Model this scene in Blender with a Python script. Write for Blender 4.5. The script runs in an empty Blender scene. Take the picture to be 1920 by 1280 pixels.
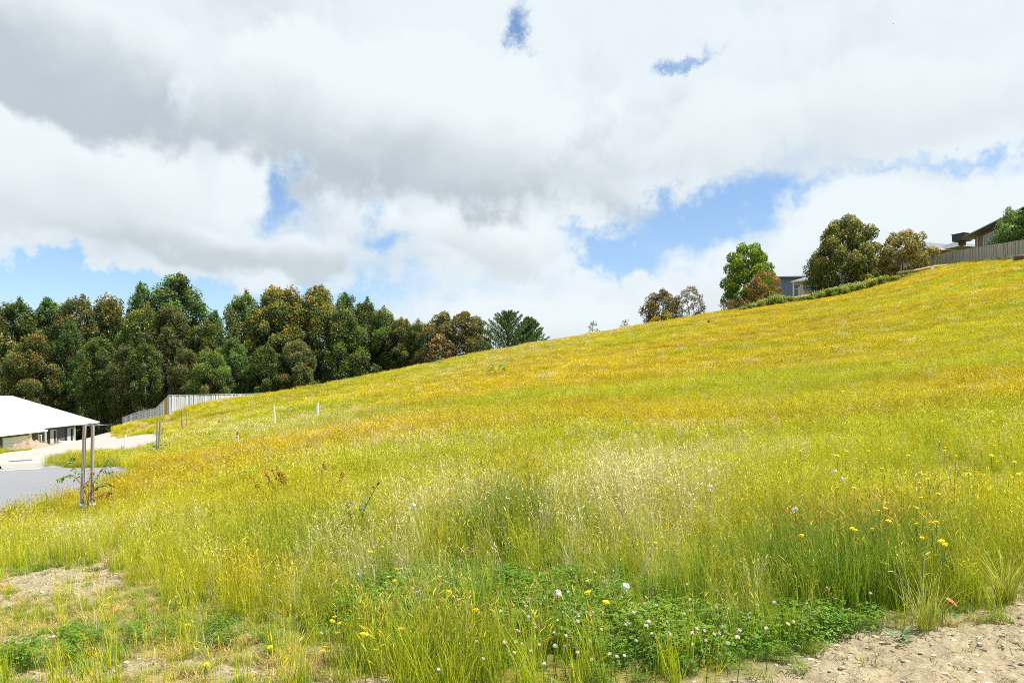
import bpy, bmesh, math, random
import numpy as np
from mathutils import Vector, Matrix

R = math.radians
rng = np.random.default_rng(7)
random.seed(7)
scene = bpy.context.scene
COL = scene.collection

# ------------------------------------------------------------------ camera
F = 1400.0            # focal length in photo pixels (1920 wide)
HZ = 741.0            # row of the horizon in the photo
cam_d = bpy.data.cameras.new('camera')
cam = bpy.data.objects.new('camera', cam_d)
COL.objects.link(cam)
cam.location = (0, 0, 0)
cam.rotation_euler = (R(90), 0, 0)
cam_d.sensor_width = 36.0
cam_d.lens = 36.0 * F / 1920.0
cam_d.shift_y = (HZ - 640.0) / 1920.0
cam_d.clip_start = 0.05
cam_d.clip_end = 9000.0
scene.camera = cam

# ------------------------------------------------------------------ exposure / render
vs = scene.view_settings
vs.view_transform = 'Standard'
vs.look = 'None'
vs.exposure = 0.84
vs.gamma = 1.0
vs.use_curve_mapping = False
scene.render.engine = 'CYCLES'
cy = scene.cycles
cy.max_bounces = 6
cy.diffuse_bounces = 3
cy.glossy_bounces = 2
cy.transmission_bounces = 4
cy.transparent_max_bounces = 6
cy.use_denoising = False
cy.pixel_filter_type = 'BLACKMAN_HARRIS'
cy.filter_width = 0.95
cy.caustics_reflective = False
cy.caustics_refractive = False
cy.sample_clamp_indirect = 6.0

# ------------------------------------------------------------------ sun
SUN_EL, SUN_AZ = R(60), R(98)       # azimuth clockwise from +Y (ahead) towards +X (right)
sv = Vector((math.sin(SUN_AZ) * math.cos(SUN_EL), math.cos(SUN_AZ) * math.cos(SUN_EL), math.sin(SUN_EL)))
sun_d = bpy.data.lights.new('sun', 'SUN')
sun_d.energy = 5.0
sun_d.angle = R(0.6)
sun_d.color = (1.0, 0.955, 0.88)
sun = bpy.data.objects.new('sun', sun_d)
COL.objects.link(sun)
sun.rotation_euler = sv.to_track_quat('Z', 'Y').to_euler()

# ------------------------------------------------------------------ sky
world = bpy.data.worlds.new('World')
scene.world = world
world.use_nodes = True
WN, WL = world.node_tree.nodes, world.node_tree.links
WN.clear()


def wn(t, **k):
    n = WN.new(t)
    for a, b in k.items():
        setattr(n, a, b)
    return n


def wmath(op, a, b=None, c=None, clamp=False):
    n = wn('ShaderNodeMath', operation=op, use_clamp=clamp)
    for i, v in enumerate((a, b, c)):
        if v is None:
            continue
        if isinstance(v, (int, float)):
            n.inputs[i].default_value = v
        else:
            WL.new(v, n.inputs[i])
    return n.outputs[0]


def wvec(op, a, b=None, scale=None):
    n = wn('ShaderNodeVectorMath', operation=op)
    for i, v in enumerate((a, b)):
        if v is None:
            continue
        if isinstance(v, tuple):
            n.inputs[i].default_value = v
        else:
            WL.new(v, n.inputs[i])
    if scale is not None:
        if isinstance(scale, (int, float)):
            n.inputs['Scale'].default_value = scale
        else:
            WL.new(scale, n.inputs['Scale'])
    return n.outputs['Value'] if op in ('DOT_PRODUCT', 'LENGTH') else n.outputs['Vector']


def wnoise(vec, scale, detail, rough, dist=0.0, col=False):
    n = wn('ShaderNodeTexNoise')
    n.inputs['Scale'].default_value = scale
    n.inputs['Detail'].default_value = detail
    n.inputs['Roughness'].default_value = rough
    n.inputs['Distortion'].default_value = dist
    WL.new(vec, n.inputs['Vector'])
    return n.outputs['Color'] if col else n.outputs['Fac']


def wramp(v, lo, hi, a=0.0, b=1.0):
    n = wn('ShaderNodeMapRange', interpolation_type='SMOOTHSTEP')
    WL.new(v, n.inputs['Value'])
    n.inputs['From Min'].default_value = lo
    n.inputs['From Max'].default_value = hi
    n.inputs['To Min'].default_value = a
    n.inputs['To Max'].default_value = b
    return n.outputs['Result']


def wmix(f, a, b):
    n = wn('ShaderNodeMix', data_type='RGBA')
    for s, v in ((n.inputs[0], f), (n.inputs[6], a), (n.inputs[7], b)):
        if isinstance(v, tuple):
            s.default_value = v
        elif isinstance(v, (int, float)):
            s.default_value = v
        else:
            WL.new(v, s)
    return n.outputs[2]


def azel(px, py):
    u, v = (px - 960) / F, (HZ - py) / F
    return math.atan(u), math.atan(v / math.sqrt(1 + u * u))


sky = wn('ShaderNodeTexSky', sky_type='NISHITA')
sky.sun_disc = False
sky.sun_elevation = SUN_EL
sky.sun_rotation = SUN_AZ
sky.altitude = 100
sky.air_density = 1.0
sky.dust_density = 0.6
sky.ozone_density = 1.6
tc = wn('ShaderNodeTexCoord')
dirv = tc.outputs['Generated']
sep = wn('ShaderNodeSeparateXYZ')
WL.new(dirv, sep.inputs[0])
dx, dy, dz = sep.outputs
az = wmath('ARCTAN2', dx, dy)
el = wmath('ARCSINE', dz)
# ragged cloud edges: push the direction about with noise before looking up the layout
warpA = wvec('SCALE', wvec('SUBTRACT', wnoise(dirv, 5.0, 3, 0.5, col=True), (0.5, 0.5, 0.5)), scale=0.11)
warpB = wvec('SCALE', wvec('SUBTRACT', wnoise(dirv, 20.0, 7, 0.66, col=True), (0.5, 0.5, 0.5)), scale=0.11)
comb = wn('ShaderNodeCombineXYZ')
WL.new(az, comb.inputs[0])
WL.new(el, comb.inputs[1])
ae = wvec('ADD', wvec('ADD', comb.outputs[0], warpA), warpB)
ae_soft = wvec('ADD', comb.outputs[0], warpA)


def blobs(lst, src):
    acc = None
    for (px, py, rx, ry, ang, amp) in lst:
        a, e = azel(px, py)
        m = wn('ShaderNodeMapping', vector_type='TEXTURE')
        WL.new(src, m.inputs['Vector'])
        m.inputs['Location'].default_value = (a, e, 0)
        m.inputs['Rotation'].default_value = (0, 0, R(ang))
        m.inputs['Scale'].default_value = (rx / F, ry / F, 1000.0)
        d = wvec('DOT_PRODUCT', m.outputs[0], m.outputs[0])
        g = wmath('EXPONENT', wmath('MULTIPLY', d, -1.0))
        acc = wmath('MULTIPLY', g, amp) if acc is None else wmath('MULTIPLY_ADD', g, amp, acc)
    return acc


# gaps of blue sky (pixel x, y, half widths, tilt, strength); negative = cloud bank
GAPS = [
    (40, 525, 430, 42, -4, 1.5), (380, 555, 340, 34, -3, 1.15), (620, 540, 120, 20, 0, 0.45), (90, 490, 140, 18, -6, 0.5),
    (525, 352, 50, 52, -25, 1.25), (722, 440, 42, 36, -50, 1.2),
    (1000, 85, 34, 46, -12, 1.5), (1290, 122, 60, 24, 14, 1.28),
    (1290, 395, 210, 62, 12, 1.4), (1150, 455, 130, 30, -20, 0.9), (1450, 340, 110, 40, 18, 0.7), (1330, 470, 120, 26, 4, 0.6),
    (1745, 345, 110, 22, -10, 1.0), (1890, 325, 60, 16, 0, 0.7), (1640, 325, 70, 12, 0, 0.6),
    (1650, 385, 150, 60, 0, -0.7), (900, 430, 150, 60, 0, -0.5), (1060, 390, 90, 50, -25, -0.5), (1240, 520, 200, 46, 0, -0.5),
    (1210, 335, 70, 40, 0, -0.35), (400, 310, 60, 60, 0, -0.4), (250, 420, 250, 55, -6, -0.6), (800, 250, 420, 160, -8, -0.7), (1500, 200, 420, 110, 0, -0.6),
]
gap = blobs(GAPS, ae)
# grey undersides
GREY = [
    (40, 100, 260, 95, -6, 1.0), (170, 185, 90, 40, -20, 0.4), (330, 165, 70, 90, 35, -0.7), (300, 90, 60, 60, 0, -0.2), (470, 40, 250, 55, 0, 0.35),
    (760, 300, 430, 62, -8, 1.05), (420, 235, 170, 60, -22, 0.6), (1000, 330, 260, 40, -8, 0.45),
    (240, 440, 330, 46, -5, 0.75), (120, 350, 150, 40, 0, 0.4), (600, 420, 160, 30, -8, 0.35),
    (1000, 420, 180, 30, 0, 0.2), (900, 500, 220, 22, 0, 0.2), (1350, 240, 340, 80, 0, 0.28), (1780, 230, 240, 70, 0, 0.25), (1620, 430, 140, 26, 0, 0.16), (1250, 560, 200, 30, 0, 0.14),
    (85, 265, 90, 60, 0, -0.5), (450, 340, 60, 60, -30, -0.6), (820, 130, 300, 90, 0, -0.35), (1650, 350, 120, 30, 0, -0.3),
]
grey = blobs(GREY, ae_soft)
# a cloud field seen from below, flattening towards the horizon
den = wmath('ADD', wmath('MAXIMUM', dz, 0.0), 0.16)
plane = wn('ShaderNodeCombineXYZ')
WL.new(wmath('DIVIDE', dx, den), plane.inputs[0])
WL.new(wmath('DIVIDE', dy, den), plane.inputs[1])
plane.inputs[2].default_value = 3.7
n1 = wnoise(plane.outputs[0], 1.15, 8, 0.56, 0.3)
n2 = wnoise(dirv, 7.5, 8, 0.53, 0.25)
field = wmath('ADD', wmath('MULTIPLY', n1, 0.55), wmath('MULTIPLY', n2, 0.45))
cover = wmath('SUBTRACT', wmath('ADD', wmath('MULTIPLY', wmath('SUBTRACT', field, 0.5), 2.4), 0.78), gap)
mask = wramp(cover, -0.22, 0.92)
# relief: compare the field with the field a little higher up
dirv2 = wvec('ADD', dirv, (0.012, 0.0, 0.022))
n2b = wnoise(dirv2, 7.5, 8, 0.53, 0.25)
relief = wmath('MULTIPLY', wmath('SUBTRACT', n2b, n2), 1.5)
n3 = wnoise(dirv, 4.2, 5, 0.5)
gshade = wmath('ADD', wmath('MULTIPLY', grey, 0.55), wmath('ADD', relief, wmath('MULTIPLY', wmath('SUBTRACT', n3, 0.5), 1.1)))
gs = wramp(gshade, -0.15, 1.15)
SK = 1.0 / 0.1
cl_white = (0.47 * SK, 0.515 * SK, 0.54 * SK, 1)
cl_grey = (0.285 * SK, 0.328 * SK, 0.358 * SK, 1)
cloud = wmix(gs, cl_white, cl_grey)
blue = wvec('MULTIPLY', sky.outputs[0], (0.86, 0.93, 0.98))
skyc = wmix(wmath('MULTIPLY', mask, 0.985), blue, cloud)
# separate cumulus banks in front of the veil: lit heads, grey flat bases
# (photo x, y, half widths, tilt, base grey, how far up the grey reaches, opacity)
BANKS = [
    (1180, 590, 420, 62, 0, 0.35, -0.3, 0.9),
    (1640, 470, 330, 95, 0, 0.30, -0.2, 0.95),
    (930, 455, 250, 58, -3, 0.45, -0.1, 0.95),
    (330, 438, 300, 38, -6, 0.8, 0.3, 0.95),
    (80, 315, 300, 96, -4, 0.5, -0.25, 0.9),
    (440, 350, 62, 62, -25, 0.05, -0.6, 0.97),
    (20, 75, 270, 120, -4, 1.0, 0.3, 0.95),
    (780, 240, 440, 140, -9, 1.0, -0.3, 0.97),
    (1560, 230, 400, 90, 0, 0.35, 0.0, 0.75),
]
nb1 = wmath('SUBTRACT', wnoise(dirv, 9.0, 7, 0.55, 0.1), 0.5)
nb2 = wmath('SUBTRACT', wnoise(dirv, 30.0, 5, 0.6), 0.5)
bulge = wmath('MULTIPLY_ADD', nb2, 0.55, wmath('MULTIPLY', nb1, 2.1))
for (px, py, rx, ry, ang, gb_, gy, op) in BANKS:
    a, e = azel(px, py)
    mp = wn('ShaderNodeMapping', vector_type='TEXTURE')
    WL.new(ae_soft, mp.inputs['Vector'])
    mp.inputs['Location'].default_value = (a, e, 0)
    mp.inputs['Rotation'].default_value = (0, 0, R(ang))
    mp.inputs['Scale'].default_value = (rx / F, ry / F, 1000.0)
    s2 = wn('ShaderNodeSeparateXYZ')
    WL.new(mp.outputs[0], s2.inputs[0])
    rad = wvec('LENGTH', mp.outputs[0])
    mk = wramp(wmath('ADD', rad, bulge), 0.72, 1.12, 1.0, 0.0)
    low = wramp(wmath('ADD', s2.outputs[1], wmath('MULTIPLY', nb1, 1.3)), gy - 0.62, gy + 0.62, 1.0, 0.0)
    sh = wmath('ADD', wmath('MULTIPLY', low, gb_), wmath('MULTIPLY', wmath('ADD', nb1, wmath('MULTIPLY', relief, 0.6)), 0.28), clamp=True)
    skyc = wmix(wmath('MULTIPLY', mk, op), skyc, wmix(sh, (cl_white[0] * 1.04, cl_white[1] * 1.03, cl_white[2] * 1.02, 1), cl_grey))
bg = wn('ShaderNodeBackground')
WL.new(skyc, bg.inputs[0])
bg.inputs[1].default_value = 0.1
wo = wn('ShaderNodeOutputWorld')
WL.new(bg.outputs[0], wo.inputs[0])
world.cycles.sampling_method = 'MANUAL'
world.cycles.sample_map_resolution = 512

# ================================================================== helpers


def tag(o, label=None, cat=None, group=None, kind=None):
    if label:
        o['label'] = label
    if cat:
        o['category'] = cat
    if group:
        o['group'] = group
    if kind:
        o['kind'] = kind
    return o


def link(name, me, mat=None, parent=None, loc=None):
    o = bpy.data.objects.new(name, me)
    COL.objects.link(o)
    if mat is not None and not me.materials:
        me.materials.append(mat)
    if parent is not None:
        o.parent = parent
    if loc is not None:
        o.location = loc
    return o


def empty(name, loc, rz=0.0):
    o = bpy.data.objects.new(name, None)
    COL.objects.link(o)
    o.empty_display_size = 0.2
    o.location = loc
    o.rotation_euler = (0, 0, rz)
    return o


def copy_tree(o, parent=None):
    c = o.copy()
    COL.objects.link(c)
    if parent is not None:
        c.parent = parent
    for ch in list(o.children):
        copy_tree(ch, c)
    return c


class MB:
    def __init__(s):
        s.v, s.f = [], []

    def face(s, pts):
        i = len(s.v)
        s.v += [tuple(p) for p in pts]
        s.f.append(tuple(range(i, i + len(pts))))

    def box(s, a, b):
        (x0, y0, z0), (x1, y1, z1) = a, b
        i = len(s.v)
        s.v += [(x0, y0, z0), (x1, y0, z0), (x1, y1, z0), (x0, y1, z0), (x0, y0, z1), (x1, y0, z1), (x1, y1, z1), (x0, y1, z1)]
        s.f += [tuple(i + k for k in q) for q in ((0, 3, 2, 1), (4, 5, 6, 7), (0, 1, 5, 4), (1, 2, 6, 5), (2, 3, 7, 6), (3, 0, 4, 7))]

    def bar(s, p, q, w, h):
        p, q = Vector(p), Vector(q)
        d = (q - p).normalized()
        up = Vector((0, 0, 1)) if abs(d.z) < 0.95 else Vector((0, 1, 0))
        a = d.cross(up).normalized() * w / 2
        b = a.cross(d).normalized() * h / 2
        i = len(s.v)
        for c in (p, q):
            s.v += [tuple(c - a - b), tuple(c + a - b), tuple(c + a + b), tuple(c - a + b)]
        s.f += [tuple(i + k for k in r) for r in ((3, 2, 1, 0), (4, 5, 6, 7), (0, 1, 5, 4), (1, 2, 6, 5), (2, 3, 7, 6), (3, 0, 4, 7))]

    def tube(s, pts, rad, n=6, cap=True):
        pts = [Vector(p) for p in pts]
        rings = []
        for k, p in enumerate(pts):
            d = (pts[min(k + 1, len(pts) - 1)] - pts[max(k - 1, 0)]).normalized()
            up = Vector((0, 1, 0)) if abs(d.z) > 0.8 else Vector((0, 0, 1))
            a = d.cross(up).normalized()
            b = a.cross(d)
            r = rad[k] if isinstance(rad, (list, tuple)) else rad
            i = len(s.v)
            for j in range(n):
                t = 2 * math.pi * j / n
                s.v.append(tuple(p + a * (r * math.cos(t)) + b * (r * math.sin(t))))
            rings.append(i)
        for i, j in zip(rings[:-1], rings[1:]):
            for k in range(n):
                s.f.append((i + k, i + (k + 1) % n, j + (k + 1) % n, j + k))
        if cap:
            s.f.append(tuple(rings[0] + k for k in reversed(range(n))))
            s.f.append(tuple(rings[-1] + k for k in range(n)))

    def mesh(s, name, mat=None, smooth=False):
        me = bpy.data.meshes.new(name)
        me.from_pydata(s.v, [], s.f)
        if mat:
            me.materials.append(mat)
        if smooth:
            me.polygons.foreach_set('use_smooth', [True] * len(me.polygons))
        me.update()
        return me

    def build(s, name, mat=None, parent=None, loc=None, smooth=False):
        return link(name, s.mesh(name, mat, smooth), None, parent, loc)


def quads_mesh(name, V, nper, mat, cols=None, smooth=False):
    """V: (N*nper,3) vertices, one face per nper verts; cols: (N,3) colour per face"""
    n = len(V) // nper
    me = bpy.data.meshes.new(name)
    me.vertices.add(len(V))
    me.vertices.foreach_set('co', np.ascontiguousarray(V, dtype=np.float32).ravel())
    me.loops.add(len(V))
    me.loops.foreach_set('vertex_index', np.arange(len(V), dtype=np.int32))
    me.polygons.add(n)
    me.polygons.foreach_set('loop_start', np.arange(0, len(V), nper, dtype=np.int32))
    me.update(calc_edges=True)
    if cols is not None:
        at = me.color_attributes.new('tint', 'FLOAT_COLOR', 'POINT')
        c = np.ones((len(V), 4), dtype=np.float32)
        c[:, :3] = np.repeat(cols, nper, axis=0)
        at.data.foreach_set('color', c.ravel())
    if mat:
        me.materials.append(mat)
    return me


# ---- numpy value noise
def _hash(ix, iy, seed):
    h = (ix.astype(np.int64) * 374761393 + iy.astype(np.int64) * 668265263 + seed * 1442695041) & 0xFFFFFFFF
    h = ((h ^ (h >> 13)) * 1274126177) & 0xFFFFFFFF
    h = h ^ (h >> 16)
    return (h & 0xFFFFFF) / float(0xFFFFFF)


def vnoise(x, y, seed=0):
    x, y = np.asarray(x, float), np.asarray(y, float)
    ix, iy = np.floor(x), np.floor(y)
    fx, fy = x - ix, y - iy
    fx, fy = fx * fx * (3 - 2 * fx), fy * fy * (3 - 2 * fy)
    a, b = _hash(ix, iy, seed), _hash(ix + 1, iy, seed)
    c, d = _hash(ix, iy + 1, seed), _hash(ix + 1, iy + 1, seed)
    return (a * (1 - fx) + b * fx) * (1 - fy) + (c * (1 - fx) + d * fx) * fy


def fbm(x, y, seed=0, oct=4):
    s, a, t = 0, 1.0, 0
    for k in range(oct):
        s = s + a * vnoise(x * 2 ** k + 17.3 * k, y * 2 ** k - 9.1 * k, seed + k)
        t += a
        a *= 0.5
    return s / t


def sstep(v, lo, hi):
    t = np.clip((v - lo) / (hi - lo), 0, 1)
    return t * t * (3 - 2 * t)


# ---- materials
def new_mat(name):
    m = bpy.data.materials.new(name)
    m.use_nodes = True
    return m, m.node_tree.nodes, m.node_tree.links


def plain(name, col, rough=0.7, noise=0.0, scale=8.0, metal=0.0, bump=0.0, stretch=None, spec=0.3):
    m, N, L = new_mat(name)
    b = N['Principled BSDF']
    b.inputs['Roughness'].default_value = rough
    b.inputs['Metallic'].default_value = metal
    b.inputs['Specular IOR Level'].default_value = spec
    b.inputs['Base Color'].default_value = (*col, 1)
    if noise or bump:
        t = N.new('ShaderNodeTexCoord')
        mp = N.new('ShaderNodeMapping')
        L.new(t.outputs['Object'], mp.inputs[0])
        if stretch:
            mp.inputs['Scale'].default_value = stretch
        n = N.new('ShaderNodeTexNoise')
        n.inputs['Scale'].default_value = scale
        n.inputs['Detail'].default_value = 6
        n.inputs['Roughness'].default_value = 0.65
        L.new(mp.outputs[0], n.inputs['Vector'])
        oi = N.new('ShaderNodeObjectInfo')
        ad = N.new('ShaderNodeMath')
        ad.operation = 'MULTIPLY_ADD'
        L.new(oi.outputs['Random'], ad.inputs[0])
        ad.inputs[1].default_value = 0.6
        L.new(n.outputs['Fac'], ad.inputs[2])
        mr = N.new('ShaderNodeMapRange')
        L.new(ad.outputs[0], mr.inputs[0])
        mr.inputs[1].default_value = 0.4
        mr.inputs[2].default_value = 1.2
        mr.inputs[3].default_value = 1 - noise
        mr.inputs[4].default_value = 1 + noise * 0.6
        mx = N.new('ShaderNodeVectorMath')
        mx.operation = 'SCALE'
        mx.inputs[0].default_value = col
        L.new(mr.outputs[0], mx.inputs['Scale'])
        L.new(mx.outputs[0], b.inputs['Base Color'])
        if bump:
            bp = N.new('ShaderNodeBump')
            bp.inputs['Strength'].default_value = bump
            bp.inputs['Distance'].default_value = 0.02
            L.new(n.outputs['Fac'], bp.inputs['Height'])
            L.new(bp.outputs[0], b.inputs['Normal'])
    return m


def leaf_mat(name, attr='tint', trans=0.4, gain=1.0, objvar=0.25, gloss=0.06, rough=0.45):
    """foliage: colour from the mesh's 'tint', diffuse + translucent + a little gloss"""
    m, N, L = new_mat(name)
    N.remove(N['Principled BSDF'])
    a = N.new('ShaderNodeAttribute')
    a.attribute_name = attr
    oi = N.new('ShaderNodeObjectInfo')
    mr = N.new('ShaderNodeMapRange')
    L.new(oi.outputs['Random'], mr.inputs[0])
    mr.inputs[3].default_value = gain * (1 - objvar)
    mr.inputs[4].default_value = gain * (1 + objvar)
    sc = N.new('ShaderNodeVectorMath')
    sc.operation = 'SCALE'
    L.new(a.outputs['Color'], sc.inputs[0])
    L.new(mr.outputs[0], sc.inputs['Scale'])
    leaf_out(N, L, sc.outputs[0], trans, gloss, rough)
    return m


def leaf_out(N, L, csock, trans, gloss, rough):
    d = N.new('ShaderNodeBsdfDiffuse')
    t = N.new('ShaderNodeBsdfTranslucent')
    L.new(csock, d.inputs[0])
    L.new(csock, t.inputs[0])
    mx = N.new('ShaderNodeMixShader')
    mx.inputs[0].default_value = trans
    L.new(d.outputs[0], mx.inputs[1])
    L.new(t.outputs[0], mx.inputs[2])
    g = N.new('ShaderNodeBsdfGlossy')
    g.inputs['Roughness'].default_value = rough
    g.inputs['Color'].default_value = (0.9, 0.95, 1.0, 1)
    m2 = N.new('ShaderNodeMixShader')
    m2.inputs[0].default_value = gloss
    L.new(mx.outputs[0], m2.inputs[1])
    L.new(g.outputs[0], m2.inputs[2])
    L.new(m2.outputs[0], N['Material Output'].inputs[0])


# ================================================================== terrain
# (photo x, photo y, distance ahead in metres) of points on the ground, then extra points out of view
CTRL = [
    (1900, 1270, 3.2), (1500, 1275, 3.2), (960, 1275, 3.3), (400, 1275, 3.7), (20, 1275, 4.0),
    (1900, 1165, 3.95), (1500, 1185, 3.95), (960, 1185, 4.0), (400, 1140, 5.2), (100, 1105, 6.3),
    (1880, 905, 7.5), (1880, 800, 12), (1880, 720, 19), (1880, 640, 31), (1880, 570, 48), (1890, 520, 63), (1920, 490, 73),
    (1700, 905, 8), (1700, 805, 13), (1700, 725, 20), (1700, 655, 33), (1700, 595, 52), (1700, 552, 72), (1700, 524, 93),
    (1350, 935, 7.5), (1350, 845, 12), (1350, 765, 20), (1350, 695, 35), (1350, 640, 55), (1350, 604, 75), (1350, 590, 91),
    (960, 945, 7.5), (960, 855, 12), (960, 785, 20), (960, 725, 35), (960, 685, 55), (960, 661, 84),
    (740, 950, 8.5), (740, 865, 13.5), (740, 805, 23), (740, 760, 38), (740, 725, 58), (740, 705, 78),
    (500, 955, 9.5), (500, 875, 16), (500, 825, 26), (500, 785, 42), (500, 757, 60), (490, 748, 69),
    (250, 1005, 9), (250, 935, 14), (250, 878, 24), (290, 840, 40), (290, 814, 64), (340, 812, 48),
    (160, 968, 12), (20, 965, 13.3), (0, 935, 15.5), (0, 877, 27), (200, 873, 28), (0, 850, 44), (150, 825, 60), (-300, 960, 17), (-300, 890, 30),
    (100, 840, 72), (60, 846, 80), (150, 836, 90), (-200, 850, 80), (60, 842, 55),
    (234, 810, 84), (264, 796, 80), (290, 789, 75), (315, 784, 71), (400, 778, 74), (480, 772, 78), (400, 764, 65), (345, 776, 66),
    (1200, 617, 90), (1050, 646, 88), (850, 683, 82), (620, 731, 74), (1500, 571, 93), (1600, 551, 94), (1773, 501, 97), (1850, 492, 85),
    (1500, 558, 124), (1650, 527, 105),
]
PTS = [((px - 960) / F * d, d, (HZ - py) / F * d) for px, py, d in CTRL]
PTS += [(0, 0, -1.42), (1.5, 1, -1.32), (-2, 1, -1.55), (0, -8, -1.6), (8, -4, -0.9), (-9, -3, -2.3), (14, 0, -0.3), (-16, 2, -2.5), (30, 8, 2.0), (-40, 10, -3.8),
        (0, -40, -3), (50, -20, 3), (-50, -30, -5), (60, 30, 7.5), (90, 40, 12), (-70, 40, -5.2), (-80, 90, -6.2), (-62, 110, -6.4), (-50, 125, -6.2), (-30, 110, -4.4), (-18, 105, -1.6), (0, 112, 3.2), (20, 115, 8.5),
        (-30, 92, -3.6), (-20, 88, -1.2), (-5, 100, 2.6), (38, 108, 13.6), (-55, 160, -7), (0, 160, -1), (40, 165, 13), (85, 150, 17.5), (62, 118, 17), (58, 140, 17.4), (72, 100, 17), (66, 82, 15.6), (95, 90, 18), (110, 150, 17),
        (-120, 60, -7), (-130, 150, -9), (0, 230, -9), (90, 230, 5), (-90, 230, -10), (170, 100, 14), (170, 0, 8), (-170, 0, -8), (0, -150, -8), (120, -120, 0), (-120, -120, -9), (170, 200, 4)]
P = np.array(PTS)
_x, _y = P[:, 0] / 50, P[:, 1] / 50


def _phi(r2):
    return np.where(r2 > 1e-12, 0.5 * r2 * np.log(np.maximum(r2, 1e-12)), 0)


_n = len(P)
_K = _phi((_x[:, None] - _x[None]) ** 2 + (_y[:, None] - _y[None]) ** 2)
_A = np.zeros((_n + 3, _n + 3))
_A[:_n, :_n] = _K + np.eye(_n) * 1e-5
_A[:_n, _n:] = np.stack([np.ones(_n), _x, _y], 1)
_A[_n:, :_n] = _A[:_n, _n:].T
_W = np.linalg.solve(_A, np.concatenate([P[:, 2], np.zeros(3)]))


def terrain(x, y):
    x, y = np.atleast_1d(np.asarray(x, float)), np.atleast_1d(np.asarray(y, float))
    out = np.empty(len(x))
    for i in range(0, len(x), 40000):
        a, b = x[i:i + 40000] / 50, y[i:i + 40000] / 50
        out[i:i + 40000] = _phi((a[:, None] - _x[None]) ** 2 + (b[:, None] - _y[None]) ** 2) @ _W[:_n] + _W[_n] + _W[_n + 1] * a + _W[_n + 2] * b
    r = np.hypot(x, y)
    k = sstep(r, 170, 330)
    return out * (1 - k) + (-16.0) * k


def T(x, y):
    return float(terrain([x], [y])[0])


def ground_at(px, py, h=0.0, dmax=130.0):
    """the first point of the ground (raised by h) met along the photo's line of sight"""
    u, v = (px - 960) / F, (HZ - py) / F
    d = np.concatenate([np.arange(2.2, 20, 0.02), np.arange(20, dmax, 0.1)])
    g = v * d - (terrain(u * d, d) + h)
    k = np.argmax(g < 0)
    if g[k] >= 0:
        k = int(np.argmin(g))
    dd = d[k]
    return Vector((u * dd, dd, float(terrain([u * dd], [dd])[0])))


def proj(x, y, z):
    y = np.maximum(y, 0.3)
    return 960 + F * x / y, HZ - F * z / y


def at(px, py, d):
    return Vector(((px - 960) / F * d, d, (HZ - py) / F * d))


def in_poly(px, py, poly):
    ins = np.zeros(len(px), bool)
    n = len(poly)
    for i in range(n):
        (x0, y0), (x1, y1) = poly[i], poly[(i + 1) % n]
        c = ((y0 > py) != (y1 > py)) & (px < (x1 - x0) * (py - y0) / (y1 - y0 + 1e-9) + x0)
        ins ^= c
    return ins


def world_poly(pp):
    return [tuple(ground_at(px, py)[:2]) for px, py in pp]


ROAD = world_poly([(0, 992), (115, 950), (205, 920), (282, 890), (225, 874), (100, 876), (0, 881)])
ROAD = [(-26, 10.6), (-13, 11.6)] + ROAD + [(-26, 29.5), (-34, 30.5), (-40, 14)]
DRIVE = world_poly([(0, 884), (74, 880), (100, 870), (160, 861), (240, 853), (296, 842), (318, 819), (290, 812.5), (210, 815.5), (150, 824.5), (110, 832), (60, 842), (0, 851)])
DRIVE = [(-30, 29.0)] + DRIVE + [(-33, 42.0), (-42, 38.0)]
drx, dry = np.array([p[0] for p in DRIVE]), np.array([p[1] for p in DRIVE])


def G(px, py, cx, cy, rx, ry, ang=0.0):
    a = R(ang)
    u, v = (px - cx) * math.cos(a) - (py - cy) * math.sin(a), (px - cx) * math.sin(a) + (py - cy) * math.cos(a)
    return np.exp(-(u / rx) ** 2 - (v / ry) ** 2)


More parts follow.
